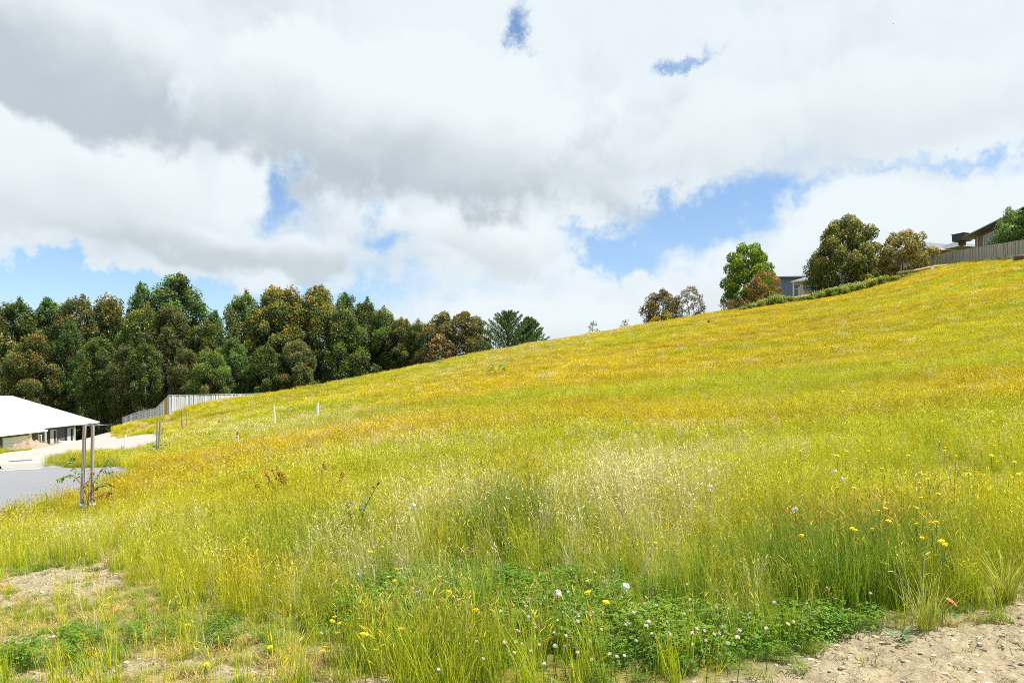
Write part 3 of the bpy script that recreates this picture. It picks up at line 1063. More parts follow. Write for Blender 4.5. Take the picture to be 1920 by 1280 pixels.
def meadow(lod, d0, d1, dens):
    n = int(dens * 0.5 * (d1 ** 2 - d0 ** 2) * 1.56 + dens * (d1 - d0) * 5)
    y = np.sqrt(rng.uniform(d0 ** 2, d1 ** 2, n))
    x = rng.uniform(-1, 1, n) * (0.76 * y + 1.6)
    z = terrain(x, y)
    Z = zones(x, y, z)
    u = rng.random(n)
    keep = (Z['hard'] < 0.5) & (Z['grove'] < 0.5) & (y < crest_d(Z['px'])) & (u > Z['dirt'] * 0.985) & (rng.random(n) > Z['brown'] * 0.8)
    keep &= ~((y > 50) & (Z['px'] < 215) & (Z['lot'] < 0.5))
    keep &= ~((y > 60) & (Z['px'] < 330) & (rng.random(len(y)) < 0.75))
    x, y, z = x[keep], y[keep], z[keep]
    Z = {k: v[keep] for k, v in Z.items()}
    n = len(x)
    patchy = fbm(x * 0.55, y * 0.55, 101, 4)
    fine_n = vnoise(x * 3.1, y * 3.1, 103)
    sparse = np.clip(Z['short'] + Z['dirt'], 0, 1)
    w = {
        'fine': (1.0 + 0.6 * Z['orange']) * (1 - 0.9 * sparse) * (1 - 0.75 * Z['clover']) * (1 - 0.6 * Z['tallg']),
        'green': (0.22 + 1.1 * Z['green'] + 1.9 * Z['tallg'] + 0.6 * sstep(patchy, 0.55, 0.75)) * (1 - 0.85 * sparse) * (1 - 0.5 * Z['clover']),
        'pale': (0.06 + (1.5 if lod == 0 else 1.0) * Z['pale'] + 0.16 * sstep(fine_n, 0.7, 0.95)) * (1 - 0.85 * sparse),
        'short': (2.2 * sparse + 0.05) * (1 - 0.3 * Z['clover']),
        'clover': 2.2 * Z['clover'] + (0.10 if lod == 0 else 0.0) * (fine_n > 0.6),
        'daisy': np.full(n, 0.012 if lod == 1 else 0.03 if lod == 2 else 0.0) * (0.3 + 1.6 * vnoise(x * 0.12, y * 0.12, 107)),
    }
    if lod > 0:
        w['clover'] *= 0
    names = list(w)
    W_ = np.stack([np.maximum(w[k], 0) for k in names], 1)
    W_ /= W_.sum(1, keepdims=True) + 1e-9
    ch = (rng.random(n)[:, None] > np.cumsum(W_, 1)).sum(1).clip(0, len(names) - 1)
    idx = np.zeros(n, int)
    c1 = np.zeros((n, 3))
    c2 = np.zeros((n, 3))
    j = (rng.random(n) * 0.5 + 0.5 * fine_n)
    gold, orange_, straw = np.array([0.62, 0.535, 0.045]), np.array([0.63, 0.49, 0.045]), np.array([0.72, 0.64, 0.34])
    lime, olive, deep = np.array([0.395, 0.455, 0.022]), np.array([0.49, 0.45, 0.03]), np.array([0.13, 0.25, 0.02])
    base = mixc(np.tile(lime, (n, 1)), olive, np.clip(Z['orange'] * 0.75 + 0.35 * (j - 0.3), 0, 1))
    head = mixc(np.tile(gold, (n, 1)), orange_, np.clip(Z['orange'] * 0.55 + 0.5 * (patchy - 0.5), 0, 1))
    head = mixc(head, (0.52, 0.56, 0.05), np.clip(Z['green'] * 0.8, 0, 1))
    tone = (0.80 + 0.42 * fbm(x * 0.23 + 5, y * 0.5, 131, 4))[:, None]
    base, head = base * tone, head * tone
    lush = np.clip(np.maximum.reduce([Z['clover'], Z['tallg'] * 0.8, G(Z['px'], Z['py'], 930, 1235, 330, 62)]), 0, 1) * (y < 9)
    base = mixc(base, (0.15, 0.29, 0.03), lush * 0.85)
    head = mixc(head, (0.40, 0.36, 0.11), lush * 0.7)
    sc = (0.8 + 0.36 * rng.random(n)) * (0.42 + 0.7 * patchy) * np.interp(y, [3, 5, 9, 30], [0.72, 0.78, 0.9, 1.0]) * (1 - 0.25 * Z['clover']) * (1 - 0.45 * G(Z['px'], Z['py'], 150, 985, 90, 40))
    for k, nm in enumerate(names):
        s = ch == k
        m = int(s.sum())
        if not m:
            continue
        key = nm + str(lod)
        if key not in KIND:
            key = nm + '1' if nm + '1' in KIND else nm + '0'
        a, b = KIND[key]
        idx[s] = a + rng.integers(0, b, m)
        jj = j[s]
        if nm == 'fine':
            c1[s], c2[s] = base[s], head[s]
        elif nm == 'green':
            c1[s] = mixc(mixc(base[s], lime * [0.85, 1.05, 1], np.full(m, 0.5)), deep, np.clip(Z['tallg'][s] * 0.9 + 0.25 * jj, 0, 1))
            c2[s] = mixc(head[s], (0.62, 0.36, 0.10), Z['tallg'][s] * 0.5)
            sc[s] *= 1 + 0.8 * Z['tallg'][s]
        elif nm == 'pale':
            sc[s] *= 1 + 0.3 * Z['pale'][s] * (y[s] < 10)
            c1[s] = mixc(np.tile(np.array([0.56, 0.55, 0.32]), (m, 1)), (0.34, 0.42, 0.17), jj * 0.9)
            c2[s] = mixc(np.tile(straw, (m, 1)), (0.78, 0.72, 0.50), jj)
        elif nm == 'short':
            c1[s] = mixc(np.tile(np.array([0.16, 0.26, 0.03]), (m, 1)), (0.46, 0.39, 0.15), sstep(jj + 0.5 * (fbm(x[s] * 1.6, y[s] * 1.6, 111, 3) - 0.5), 0.42, 0.78))
            c2[s] = c1[s]
        elif nm == 'clover':
            c1[s] = mixc(np.tile(np.array([0.07, 0.21, 0.02]), (m, 1)), (0.20, 0.27, 0.03), jj * 0.7)
            c2[s] = c1[s]
            sc[s] = rng.uniform(0.5, 1.0, m) * (0.6 + 0.5 * Z['clover'][s])
        else:
            c1[s] = base[s]
            yl = rng.random(m) < np.where(Z['px'][s] > 1000, 0.75, 0.35)
            c2[s] = np.where(yl[:, None], np.array([[0.85, 0.66, 0.01]]), np.array([[0.86, 0.84, 0.74]]))
    sc *= np.where(Z['lot'] > 0.5, 0.35, 1.0)
    c1 = np.where((Z['lot'] > 0.5)[:, None], np.array([[0.16, 0.26, 0.03]]), c1)
    rot = np.stack([rng.normal(0, 0.10, n), rng.normal(0.08, 0.10, n), rng.uniform(-0.9, 0.9, n) if False else rng.uniform(0, 6.283, n)], 1)
    scl = np.stack([sc * (0.9 + 0.25 * rng.random(n))] * 2 + [sc], 1)
    return np.stack([x, y, z - 0.01], 1), rot, scl, idx, c1, c2


parts = [meadow(0, 2.3, 11, 215), meadow(1, 10.5, 32, 55), meadow(2, 31, 104, 14)]
cat_ = [np.concatenate([p[k] for p in parts]) for k in range(6)]
scatter('meadow_grass', 'long golden and green seeding grass covering the whole slope', 'grass', protos, *cat_)
print('grass instances', len(cat_[0]))
#PART3
# ================================================================== trees
M_BARK = plain('bark_brown', (0.13, 0.085, 0.06), 0.9, 0.4, 3.0, bump=0.5, stretch=(3, 3, 0.6))
M_BARKG = plain('bark_grey', (0.22, 0.19, 0.165), 0.9, 0.4, 3.0, bump=0.5, stretch=(3, 3, 0.6))
M_LEAF = leaf_mat('tree_leaves', trans=0.38, gloss=0.014, gain=1.75)
M_LEAFD = leaf_mat('dense_leaves', trans=0.28, gloss=0.014, gain=1.75)


def rand_unit(n):
    v = rng.normal(size=(n, 3))
    return v / np.linalg.norm(v, axis=1, keepdims=True)


def leaf_cards(C, size, aspect=2.2, droop=0.0, outward=None, k_out=0.0):
    """diamond leaf sprays centred at C"""
    n = len(C)
    a = rand_unit(n)
    a[:, 2] -= droop
    if outward is not None:
        a = a + outward * k_out
    a /= np.linalg.norm(a, axis=1, keepdims=True)
    b = np.cross(a, rand_unit(n))
    b /= np.linalg.norm(b, axis=1, keepdims=True) + 1e-9
    s = (size * rng.uniform(0.6, 1.35, n))[:, None]
    V = np.stack([C - a * s * 0.5, C + b * s / aspect * 0.5 - a * s * 0.05, C + a * s * 0.5, C - b * s / aspect * 0.5 - a * s * 0.05], 1)
    return V.reshape(-1, 3)


def lobes_crown(lobes, per_m2, size, dark, mid, tip, tip_amt, under=-0.55, droop=0.3, shell=0.22, aspect=2.2, mat=None, name='crown', tipspread=0.25):
    Vs, Cs = [], []
    for (c, r, tint) in lobes:
        c, r = np.array(c, float), np.array(r, float)
        area = 4 * math.pi * float(np.mean(r)) ** 2
        n = max(12, int(per_m2 * area))
        d = rand_unit(n)
        d = d[d[:, 2] > under + rng.normal(0, 0.25, n)]
        n = len(d)
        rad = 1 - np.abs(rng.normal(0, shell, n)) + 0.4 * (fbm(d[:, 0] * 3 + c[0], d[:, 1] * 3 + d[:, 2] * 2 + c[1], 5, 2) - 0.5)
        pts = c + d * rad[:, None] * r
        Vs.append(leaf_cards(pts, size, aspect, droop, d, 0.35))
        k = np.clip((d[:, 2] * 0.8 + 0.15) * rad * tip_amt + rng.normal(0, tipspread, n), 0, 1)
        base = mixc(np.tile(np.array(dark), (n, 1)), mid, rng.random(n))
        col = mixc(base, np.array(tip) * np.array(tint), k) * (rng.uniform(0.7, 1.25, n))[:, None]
        Cs.append(col)
    return quads_mesh(name, np.concatenate(Vs), 4, mat or M_LEAF, np.concatenate(Cs))


def limb_mesh(paths, mat, name='trunk'):
    m = MB()
    for pts, rad in paths:
        m.tube(pts, rad, 6 if max(rad) > 0.05 else 4)
    return m.mesh(name, mat, True)


def eucalypt(seed, H, W, crown0, tint, tip_amt, bark=M_BARKG, spread=1.0):
    global rng
    rng = np.random.default_rng(seed)
    random.seed(seed)
    bend = [random.uniform(-0.4, 0.4) for _ in range(4)]
    trunk = [(bend[0] * t * t * 2 + 0.25 * math.sin(3 * t + seed), bend[1] * t * t * 2, H * 0.86 * t) for t in (0, 0.15, 0.35, 0.6, 0.8, 1.0)]
    paths = [(trunk, [0.26, 0.22, 0.18, 0.13, 0.08, 0.04])]
    lobes = []
    nl = int(64 * spread)
    for k in range(nl):
        t = crown0 + (1 - crown0) * ((k + random.random()) / nl)
        prof = math.sin(math.pi * min(1, max(0.08, (t - crown0) / (1.04 - crown0))) ** 0.8) ** 0.7
        a = k * 2.4 + random.uniform(-0.5, 0.5)
        rr_ = W * prof * random.uniform(0.45, 1.0)
        r = random.uniform(0.6, 1.3) * (W / 3.2)
        c = (rr_ * math.cos(a) + trunk[3][0], rr_ * math.sin(a) + trunk[3][1], H * t - r * 0.6)
        tv = random.choice([(1, 1, 1), (0.9, 1.15, 0.9), (1.1, 0.85, 0.9), (1, 1, 1)])
        lobes.append((c, (r * random.uniform(0.8, 1.25), r * random.uniform(0.8, 1.25), r * random.uniform(1.1, 1.9)), tv))
        if random.random() < 0.3:
            lobes.append(((c[0] * 1.12, c[1] * 1.12, c[2] + r * 1.15), (r * 0.35, r * 0.35, r * 0.7), tv))
        if random.random() < 0.6:
            h0 = H * max(0.2, t - 0.22)
            b0 = Vector((trunk[3][0] * t, trunk[3][1] * t, h0))
            paths.append(([b0, b0.lerp(Vector(c), 0.5) + Vector((0, 0, -0.3)), Vector(c)], [0.085, 0.05, 0.025]))
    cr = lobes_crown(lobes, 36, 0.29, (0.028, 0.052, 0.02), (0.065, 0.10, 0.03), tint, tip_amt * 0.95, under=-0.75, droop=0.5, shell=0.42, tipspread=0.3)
    return cr, limb_mesh(paths, bark)


def place_tree(name, meshes, loc, label, group=None, cat='tree', rz=0.0, s=(1, 1, 1)):
    root = empty(name, loc, rz)
    root.scale = s
    link('crown', meshes[0], None, root)
    link('trunk', meshes[1], None, root)
    return tag(root, label, cat, group)


OR_, OL_, GR_, BR_ = (0.225, 0.165, 0.028), (0.15, 0.17, 0.024), (0.09, 0.15, 0.024), (0.17, 0.125, 0.035)
EUC = [eucalypt(201, 20, 3.0, 0.32, OL_, 0.8), eucalypt(202, 20, 3.4, 0.20, OR_, 0.8), eucalypt(203, 20, 2.8, 0.25, GR_, 0.9, M_BARK), eucalypt(204, 20, 3.4, 0.30, OR_, 0.95, M_BARK), eucalypt(205, 20, 3.0, 0.32, BR_, 0.9), eucalypt(206, 20, 3.5, 0.18, OL_, 1.0, M_BARK)]
rng = np.random.default_rng(8)
random.seed(8)
# (photo x of the trunk, photo y of the top, distance, kind, width factor, what marks it out)
GROVE = [
    (-40, 585, 108, 1, 1.1, 'tall eucalypt with russet tips cut by the photo edge, above the white roof'),
    (28, 574, 112, 0, 1.1, 'olive topped eucalypt standing above the left end of the white roof'),
    (88, 570, 116, 2, 0.9, 'dark green eucalypt third from the photo edge at skyline height'),
    (128, 612, 104, 2, 0.7, 'slender lime green eucalypt in front of the russet ones, over the white roof'),
    (150, 568, 113, 4, 1.1, 'brownish eucalypt above the ridge of the white roof'),
    (205, 572, 115, 1, 1.1, 'eucalypt with tawny tips behind the rotary clothesline'),
    (262, 543, 124, 2, 0.8, 'narrow eucalypt with a lone raised tuft beside the tallest tree'),
    (268, 590, 108, 5, 0.85, 'yellow green eucalypt just below the tallest tree, left of the fence corner'),
    (340, 527, 126, 2, 1.45, 'tallest broad dark green eucalypt rising over the grove'),
    (318, 585, 108, 4, 1.0, 'red brown tipped eucalypt in front of the tallest tree'),
    (385, 618, 106, 5, 1.05, 'low round olive eucalypt right below the tallest tree'),
    (403, 592, 122, 2, 0.7, 'small dark eucalypt filling the dip right of the tallest tree'),
    (456, 560, 112, 0, 0.95, 'open eucalypt with sky showing through, first past the dip'),
    (512, 553, 110, 3, 1.05, 'orange tipped eucalypt second past the dip in the skyline'),
    (545, 560, 112, 1, 1.05, 'broad rusty eucalypt third past the dip in the skyline'),
    (598, 552, 112, 3, 1.1, 'tallest orange topped eucalypt between the dip and the round tree'),
    (650, 560, 114, 2, 0.85, 'eucalypt with a tufted dark green leader above the meadow crest'),
    (640, 590, 108, 5, 0.9, 'yellow olive eucalypt in front, above the tall white peg'),
    (686, 573, 114, 0, 0.9, 'grey green topped eucalypt where the grove starts to step down'),
    (720, 590, 113, 5, 0.8, 'thin topped eucalypt on the step down of the grove'),
    (752, 606, 112, 3, 0.8, 'rusty eucalypt low on the step down of the grove'),
    (782, 612, 110, 5, 0.75, 'olive rounded eucalypt next to the big dome shaped tree'),
    (60, 640, 102, 1, 0.9, 'shorter tawny eucalypt in the front row over the white roof'),
    (185, 640, 101, 0, 0.85, 'front row eucalypt whose brown trunk shows beside the clothesline'),
    (235, 655, 99, 4, 0.75, 'front row eucalypt with a bare forked trunk left of the fence end'),
    (275, 650, 98, 0, 0.75, 'front row eucalypt whose trunk shows over the low end of the fence'),
    (440, 640, 100, 2, 0.9, 'green front row eucalypt behind the level part of the fence'),
    (395, 665, 97, 5, 0.8, 'yellowish front row eucalypt behind the level part of the fence'),
    (345, 660, 99, 4, 0.75, 'brown tipped front row eucalypt behind the fence corner'),
    (500, 655, 99, 0, 0.9, 'front row eucalypt where the fence meets the meadow'),
    (560, 645, 100, 4, 0.9, 'brownish front row eucalypt above the two white pegs'),
]
for i, (px, py, d, k, wf, lab) in enumerate(GROVE):
    x = (px - 960) / F * d
    z = T(x, d) - 0.4
    top = (HZ - py) / F * d
    s = (top - z) / 20.0
    sw = s * 0.45 + 0.55 * wf
    sw = wf * (0.62 + 0.38 * s) * 1.25
    place_tree('eucalypt_tree', EUC[k], (x, d, z), lab, 'eucalypts of the grove behind the house', rz=i * 1.7, s=(sw, sw, s * 1.03))
# back row that closes the gaps low down
for i in range(15):
    px = -90 + i * 60 + random.uniform(-12, 12)
    d = random.uniform(128, 138)
    top = np.interp(px, [-100, 200, 330, 400, 640, 800], [606, 600, 580, 640, 600, 640]) + random.uniform(-4, 12)
    x = (px - 960) / F * d
    z = T(x, d) - 0.4
    s = ((HZ - top) / F * d - z) / 20.0
    place_tree('eucalypt_tree', EUC[i % 6], (x, d, z), 'eucalypt half hidden in the back row of the grove', 'back row eucalypts of the grove', rz=i * 2.1 + 1, s=(1.15, 1.15, s))


# ---- shrubs and single trees
def bush(seed, lobes, size, per, dark, mid, tip, amt, mat=M_LEAF, under=-0.8, droop=0.1, shell=0.3, aspect=2.0, trunks=3, H=1.0, tr=0.04, bark=M_BARK, tipspread=0.25):
    global rng
    rng = np.random.default_rng(seed)
    random.seed(seed)
    cr = lobes_crown(lobes, per, size, dark, mid, tip, amt, under, droop, shell, aspect, mat, tipspread=tipspread)
    paths = []
    big = sorted(lobes, key=lambda l: -l[1][0])
    for k, l in enumerate(big[:max(trunks, 1)]):
        c = Vector(l[0])
        b = Vector((c.x * 0.12, c.y * 0.12, -0.1))
        paths.append(([b, b.lerp(c, 0.5) + Vector((0, 0, 0.06 * H)), c], [tr, tr * 0.7, tr * 0.3]))
    return cr, limb_mesh(paths, bark)


def lobe_set(seed, W, H, n, r, z0=0.12, shape=0.75, flat=1.0):
    random.seed(seed)
    out = []
    for k in range(n):
        t = (k + random.random()) / n
        prof = max(0.12, math.sin(math.pi * (0.12 + 0.86 * t)) ** shape)
        a = k * 2.4 + random.uniform(-0.4, 0.4)
        q = max(0.1, W / 2 * prof * random.uniform(0.6, 1.08) - r * 0.45)
        rr_ = r * random.uniform(0.75, 1.2) * (0.65 + 0.35 * prof)
        out.append(((q * math.cos(a), q * math.sin(a), H * (z0 + (1 - z0) * t) - rr_ * 0.8 + 0.1), (rr_, rr_, rr_ * flat), (1, 1, 1)))
    return out


def put(name, meshes, px, py_base, d, label, cat='tree', group=None, sink=0.15, rz=0.0, s=(1, 1, 1)):
    x = (px - 960) / F * d
    return place_tree(name, meshes, (x, d, T(x, d) - sink), label, group, cat, rz, s)


def hgt(px, pytop, d, sink=0.15):
    return (HZ - pytop) / F * d - (T((px - 960) / F * d, d) - sink)


D = 96
h = hgt(1402, 457, D)
wattle = bush(301, lobe_set(301, 7.0, h, 60, 0.8, 0.06, 0.38, 1.1), 0.27, 60, (0.03, 0.065, 0.01), (0.065, 0.12, 0.014), (0.19, 0.235, 0.018), 1.0, M_LEAFD, trunks=4, H=h, tr=0.09, shell=0.18)
put('wattle_tree', wattle, 1402, 580, D, 'dense bright green tree left of the blue grey house')
h = hgt(1585, 408, 97)
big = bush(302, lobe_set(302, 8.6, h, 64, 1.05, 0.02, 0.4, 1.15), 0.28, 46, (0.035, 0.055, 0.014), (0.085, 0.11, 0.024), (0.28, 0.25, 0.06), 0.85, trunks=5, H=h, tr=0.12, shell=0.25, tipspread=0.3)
put('gum_tree', big, 1585, 545, 97, 'largest olive green tree on the hilltop, in front of the paling fence')
h = hgt(1535, 470, 101)
lowg = bush(303, lobe_set(303, 3.0, h, 16, 0.8, 0.1, 0.5, 1.2), 0.24, 34, (0.02, 0.06, 0.012), (0.05, 0.12, 0.015), (0.16, 0.26, 0.02), 0.6, M_LEAFD, H=h, tr=0.07)
put('wattle_tree', lowg, 1532, 545, 101, 'narrow bright green tree tucked against the largest hilltop tree')
h = hgt(1692, 432, 97)
l3 = lobe_set(304, 8.4, h, 46, 0.9, 0.1, 0.55, 1.0)
t3 = bush(304, l3, 0.28, 36, (0.06, 0.05, 0.02), (0.12, 0.11, 0.03), (0.30, 0.25, 0.06), 0.8, trunks=6, H=h, tr=0.09, shell=0.3, tipspread=0.35)
put('gum_tree', t3, 1692, 515, 97, 'yellow and russet leaved tree above the fallen log')
D = 84
xT = (1880 - 960) / F * D
h = (HZ - 384) / F * D - T(xT + 2, D + 3) + 0.2
l4 = lobe_set(305, 5.8, h, 46, 0.95, 0.25, 0.5, 1.0) + [((-1.4, 0, h * 0.93), (0.5, 0.5, 0.8), (1, 1, 1)), ((-1.2, 0.1, h * 0.99), (0.3, 0.3, 0.6), (1, 1, 1))]
t4 = bush(305, l4, 0.24, 32, (0.03, 0.065, 0.02), (0.065, 0.115, 0.035), (0.17, 0.24, 0.06), 0.9, trunks=5, H=h, tr=0.09, shell=0.24)
place_tree('garden_tree', t4, (59.2, D + 3, T(59.2, D + 3) - 0.2), 'grey green bushy tree leaning over the paling fence', cat='tree')
# red tipped shrubs
h = hgt(1430, 507, 92)
s1 = bush(306, lobe_set(306, 4.6, h, 26, 0.75, 0.03, 0.42, 1.0), 0.2, 46, (0.05, 0.06, 0.02), (0.10, 0.11, 0.025), (0.38, 0.17, 0.04), 0.8, H=h, trunks=5, tipspread=0.4)
put('shrub', s1, 1432, 575, 92, 'red tipped round shrub in front of the dense bright green tree', 'shrub')
s2 = bush(307, lobe_set(307, 4.4, 2.1, 16, 0.62, 0.05, 0.4, 0.8), 0.2, 26, (0.06, 0.04, 0.03), (0.10, 0.08, 0.035), (0.28, 0.13, 0.05), 0.8, H=2, trunks=6, tipspread=0.35)
put('shrub', s2, 1382, 580, 91, 'low reddish shrub spreading at the foot of the bright green tree', 'shrub')
# bushes on the crest further left
h = hgt(1243, 543, 95)
b1 = bush(308, lobe_set(308, 5.6, h, 34, 0.8, 0.03, 0.5, 1.05), 0.25, 40, (0.04, 0.05, 0.02), (0.085, 0.08, 0.035), (0.22, 0.14, 0.05), 0.7, H=h, trunks=5, tipspread=0.3)
put('shrub', b1, 1243, 605, 95, 'dark bronze bush on the skyline between the conifer and the green tree', 'shrub')
h = hgt(1296, 536, 97)
b2 = bush(309, lobe_set(309, 4.2, h, 26, 0.6, 0.2, 0.5, 1.0), 0.22, 30, (0.09, 0.085, 0.06), (0.14, 0.13, 0.085), (0.26, 0.20, 0.13), 0.6, H=h, trunks=7, tr=0.045, shell=0.4, bark=M_BARKG)
put('shrub', b2, 1296, 590, 97, 'airy grey leaved bush right beside the dark bronze bush', 'shrub')
b3 = bush(310, lobe_set(310, 1.5, 1.5, 8, 0.4, 0.05, 0.5, 1.0), 0.17, 34, (0.12, 0.10, 0.02), (0.22, 0.17, 0.02), (0.42, 0.24, 0.03), 0.8, H=1.2)
put('shrub', b3, 1229, 604, 91, 'small orange yellow shrub at the foot of the dark bronze bush', 'shrub')
b4 = bush(311, lobe_set(311, 1.1, 1.9, 8, 0.36, 0.05, 0.5, 1.2), 0.17, 36, (0.12, 0.13, 0.02), (0.24, 0.24, 0.02), (0.42, 0.36, 0.03), 0.8, H=1.5)
put('shrub', b4, 1251, 600, 91, 'upright lime yellow shrub in front of the dark bronze bush', 'shrub')
b5 = bush(312, lobe_set(312, 2.2, 1.2, 9, 0.4, 0.05, 0.5, 0.8), 0.17, 30, (0.05, 0.11, 0.05), (0.09, 0.18, 0.08), (0.16, 0.26, 0.12), 0.6, H=1)
put('shrub', b5, 1292, 596, 92, 'low blue green bush below the airy grey bush', 'shrub')
b6 = bush(313, lobe_set(313, 1.7, hgt(1112, 601, 88), 11, 0.42, 0.05, 0.6, 1.0), 0.2, 17, (0.07, 0.08, 0.03), (0.13, 0.13, 0.04), (0.28, 0.22, 0.07), 0.6, H=1.5, trunks=6, tr=0.025, shell=0.4)
put('shrub', b6, 1112, 628, 88, 'small lone leggy bush on the crest, nearer the conifers of the two', 'shrub')
b7 = bush(314, lobe_set(314, 1.5, hgt(1172, 597, 89), 9, 0.4, 0.05, 0.6, 1.0), 0.2, 17, (0.07, 0.08, 0.03), (0.13, 0.13, 0.04), (0.28, 0.22, 0.07), 0.6, H=1.2, trunks=6, tr=0.025, shell=0.4)
put('shrub', b7, 1172, 615, 89, 'smallest lone bush on the crest, halfway to the dark bronze bush', 'shrub')
b8 = bush(315, lobe_set(315, 1.9, 0.8, 7, 0.24, 0.05, 0.6, 0.8), 0.16, 14, (0.12, 0.09, 0.04), (0.18, 0.14, 0.06), (0.28, 0.2, 0.08), 0.6, H=0.7, trunks=7, tr=0.012, shell=0.4)
put('shrub', b8, 1048, 643, 88, 'low twiggy brown bush on the crest just past the conifers', 'shrub')
b9 = bush(316, lobe_set(316, 1.3, 0.55, 6, 0.2, 0.05, 0.6, 0.8), 0.14, 14, (0.12, 0.10, 0.04), (0.18, 0.15, 0.05), (0.28, 0.2, 0.08), 0.6, H=0.5, trunks=5, tr=0.012, shell=0.4)
put('shrub', b9, 1132, 626, 88.5, 'tiny bush trailing right of the lone leggy bush', 'shrub')
# round dome tree beyond the crest
D = 106
h = hgt(852, 586, D)
dome = bush(317, lobe_set(317, 12.0, h, 90, 1.2, 0.0, 0.34, 1.0), 0.34, 30, (0.028, 0.042, 0.02), (0.06, 0.08, 0.03), (0.22, 0.16, 0.03), 0.95, H=h, trunks=6, tr=0.12, shell=0.2)
put('gum_tree', dome, 856, 660, D, 'wide dome shaped olive tree rising behind the meadow crest')
h = hgt(812, 628, 100)
fr = bush(318, lobe_set(318, 4.6, h, 20, 0.95, 0.0, 0.45, 1.0), 0.32, 20, (0.035, 0.04, 0.02), (0.07, 0.07, 0.03), (0.28, 0.15, 0.05), 0.95, H=h, trunks=4, tr=0.08)
put('gum_tree', fr, 822, 670, 100, 'smaller rust tinted tree in front of the dome shaped tree')
# understorey of the grove
US = [bush(330 + k, lobe_set(330 + k, 4.5, 3.6, 14, 0.95, 0.0, 0.4, 0.9), 0.34, 15, (0.022, 0.035, 0.014), (0.05, 0.07, 0.022), [(0.11, 0.15, 0.02), (0.15, 0.15, 0.02), (0.09, 0.11, 0.03)][k], 0.6, H=3, trunks=4) for k in range(3)]
random.seed(5)
for i in range(34):
    if i < 20:
        px, d = -60 + i * 31 + random.uniform(-9, 9), random.uniform(97, 106) + (4 if i < 9 else 0)
    else:
        px, d = -90 + (i - 20) * 62 + random.uniform(-15, 15), random.uniform(112, 132)
    s = random.uniform(0.75, 1.2) * (1.25 if i > 19 else 1.0)
    x = (px - 960) / F * d
    lab = 'shady green undergrowth bush beneath the grove' if i < 20 else 'dark undergrowth bush deep between the grove trunks'
    place_tree('undergrowth_bush', US[i % 3], (x, d, T(x, d) - 0.2), lab, 'undergrowth bushes at the grove edge' if i < 20 else 'undergrowth bushes deep in the grove', 'bush', i * 1.3, (s * 1.2, s * 1.2, s))


# ---- conifers
def conifer(seed, H, W):
    global rng
    rng = np.random.default_rng(seed)
    random.seed(seed)
    Vs, Cs, paths = [], [], [([(0, 0, 0), (0.05, 0, H * 0.5), (0, 0, H * 0.97)], [0.2, 0.12, 0.03])]
    nb = 120
    for k in range(nb):
        t = 0.04 + 0.94 * (k / nb)
        a = k * 2.399 + random.uniform(-0.3, 0.3)
        ln = W / 2 * (1 - t) ** 0.72 * random.uniform(0.75, 1.15) + 0.25
        up = random.uniform(0.35, 0.7) + 0.5 * t
        p0 = Vector((0, 0, H * t))
        dr_ = Vector((math.cos(a), math.sin(a), up)).normalized()
        p1 = p0 + dr_ * ln
        paths.append(([p0, p1], [0.035, 0.012]))
        n = int(60 + 90 * ln / (W / 2))
        q = rng.random(n) ** 0.6
        c = np.array(p0)[None] + np.array(dr_ * ln)[None] * q[:, None]
        c += rng.normal(0, 1, (n, 3)) * (0.06 + 0.26 * (1 - q) * (1 - t))[:, None]
        Vs.append(leaf_cards(c, 0.24, 3.2, -0.3, np.tile(np.array(dr_), (n, 1)), 1.2))
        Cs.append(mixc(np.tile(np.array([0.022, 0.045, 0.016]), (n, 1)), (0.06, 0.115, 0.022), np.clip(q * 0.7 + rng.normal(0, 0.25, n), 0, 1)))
    return quads_mesh('crown', np.concatenate(Vs), 4, M_LEAFD, np.concatenate(Cs)), limb_mesh(paths, M_BARK)


h = hgt(955, 586, 98)
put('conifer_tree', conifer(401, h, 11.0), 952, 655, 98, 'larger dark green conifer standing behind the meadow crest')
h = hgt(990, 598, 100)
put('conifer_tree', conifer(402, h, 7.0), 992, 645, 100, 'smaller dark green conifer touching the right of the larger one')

# ---- green weed bank along the fence line on the hilltop
rng = np.random.default_rng(21)
random.seed(21)


def tuft_weed(seed, flower):
    random.seed(seed)
    t = Tuft()
    for _ in range(90):
        b = rdisc(0.38)
        h_ = random.uniform(0.5, 1.15)
        a = random.uniform(0, 6.28)
        t.blade(b, a, h_, 0.02, random.uniform(0.0, 0.25), 2)
        for _k in range(6):
            z_ = h_ * random.uniform(0.3, 0.98)
            aa = random.uniform(0, 6.28)
            L_ = random.uniform(0.08, 0.2)
            c, s_ = math.cos(aa), math.sin(aa)
            w = L_ * 0.3
            x0, y0 = b[0], b[1]
            r_ = random.random()
            t.add([(x0, y0, z_), (x0 + c * L_ * .5 - s_ * w, y0 + s_ * L_ * .5 + c * w, z_ + .05), (x0 + c * L_, y0 + s_ * L_, z_ - 0.01), (x0 + c * L_ * .5 + s_ * w, y0 + s_ * L_ * .5 - c * w, z_ + .05)], [(0, 1, 2, 3)], [(0.5, 0, r_)] * 4)
        if random.random() < flower:
            for _k in range(3):
                x0, y0, z_ = b[0] + random.gauss(0, .05), b[1] + random.gauss(0, .05), h_ + random.uniform(-0.06, .06)
                t.add([(x0 - .03, y0, z_), (x0, y0 - .03, z_ + .01), (x0 + .03, y0, z_), (x0, y0 + .03, z_ + .02)], [(0, 1, 2, 3)], [(1, 1, random.random())] * 4)
    return t


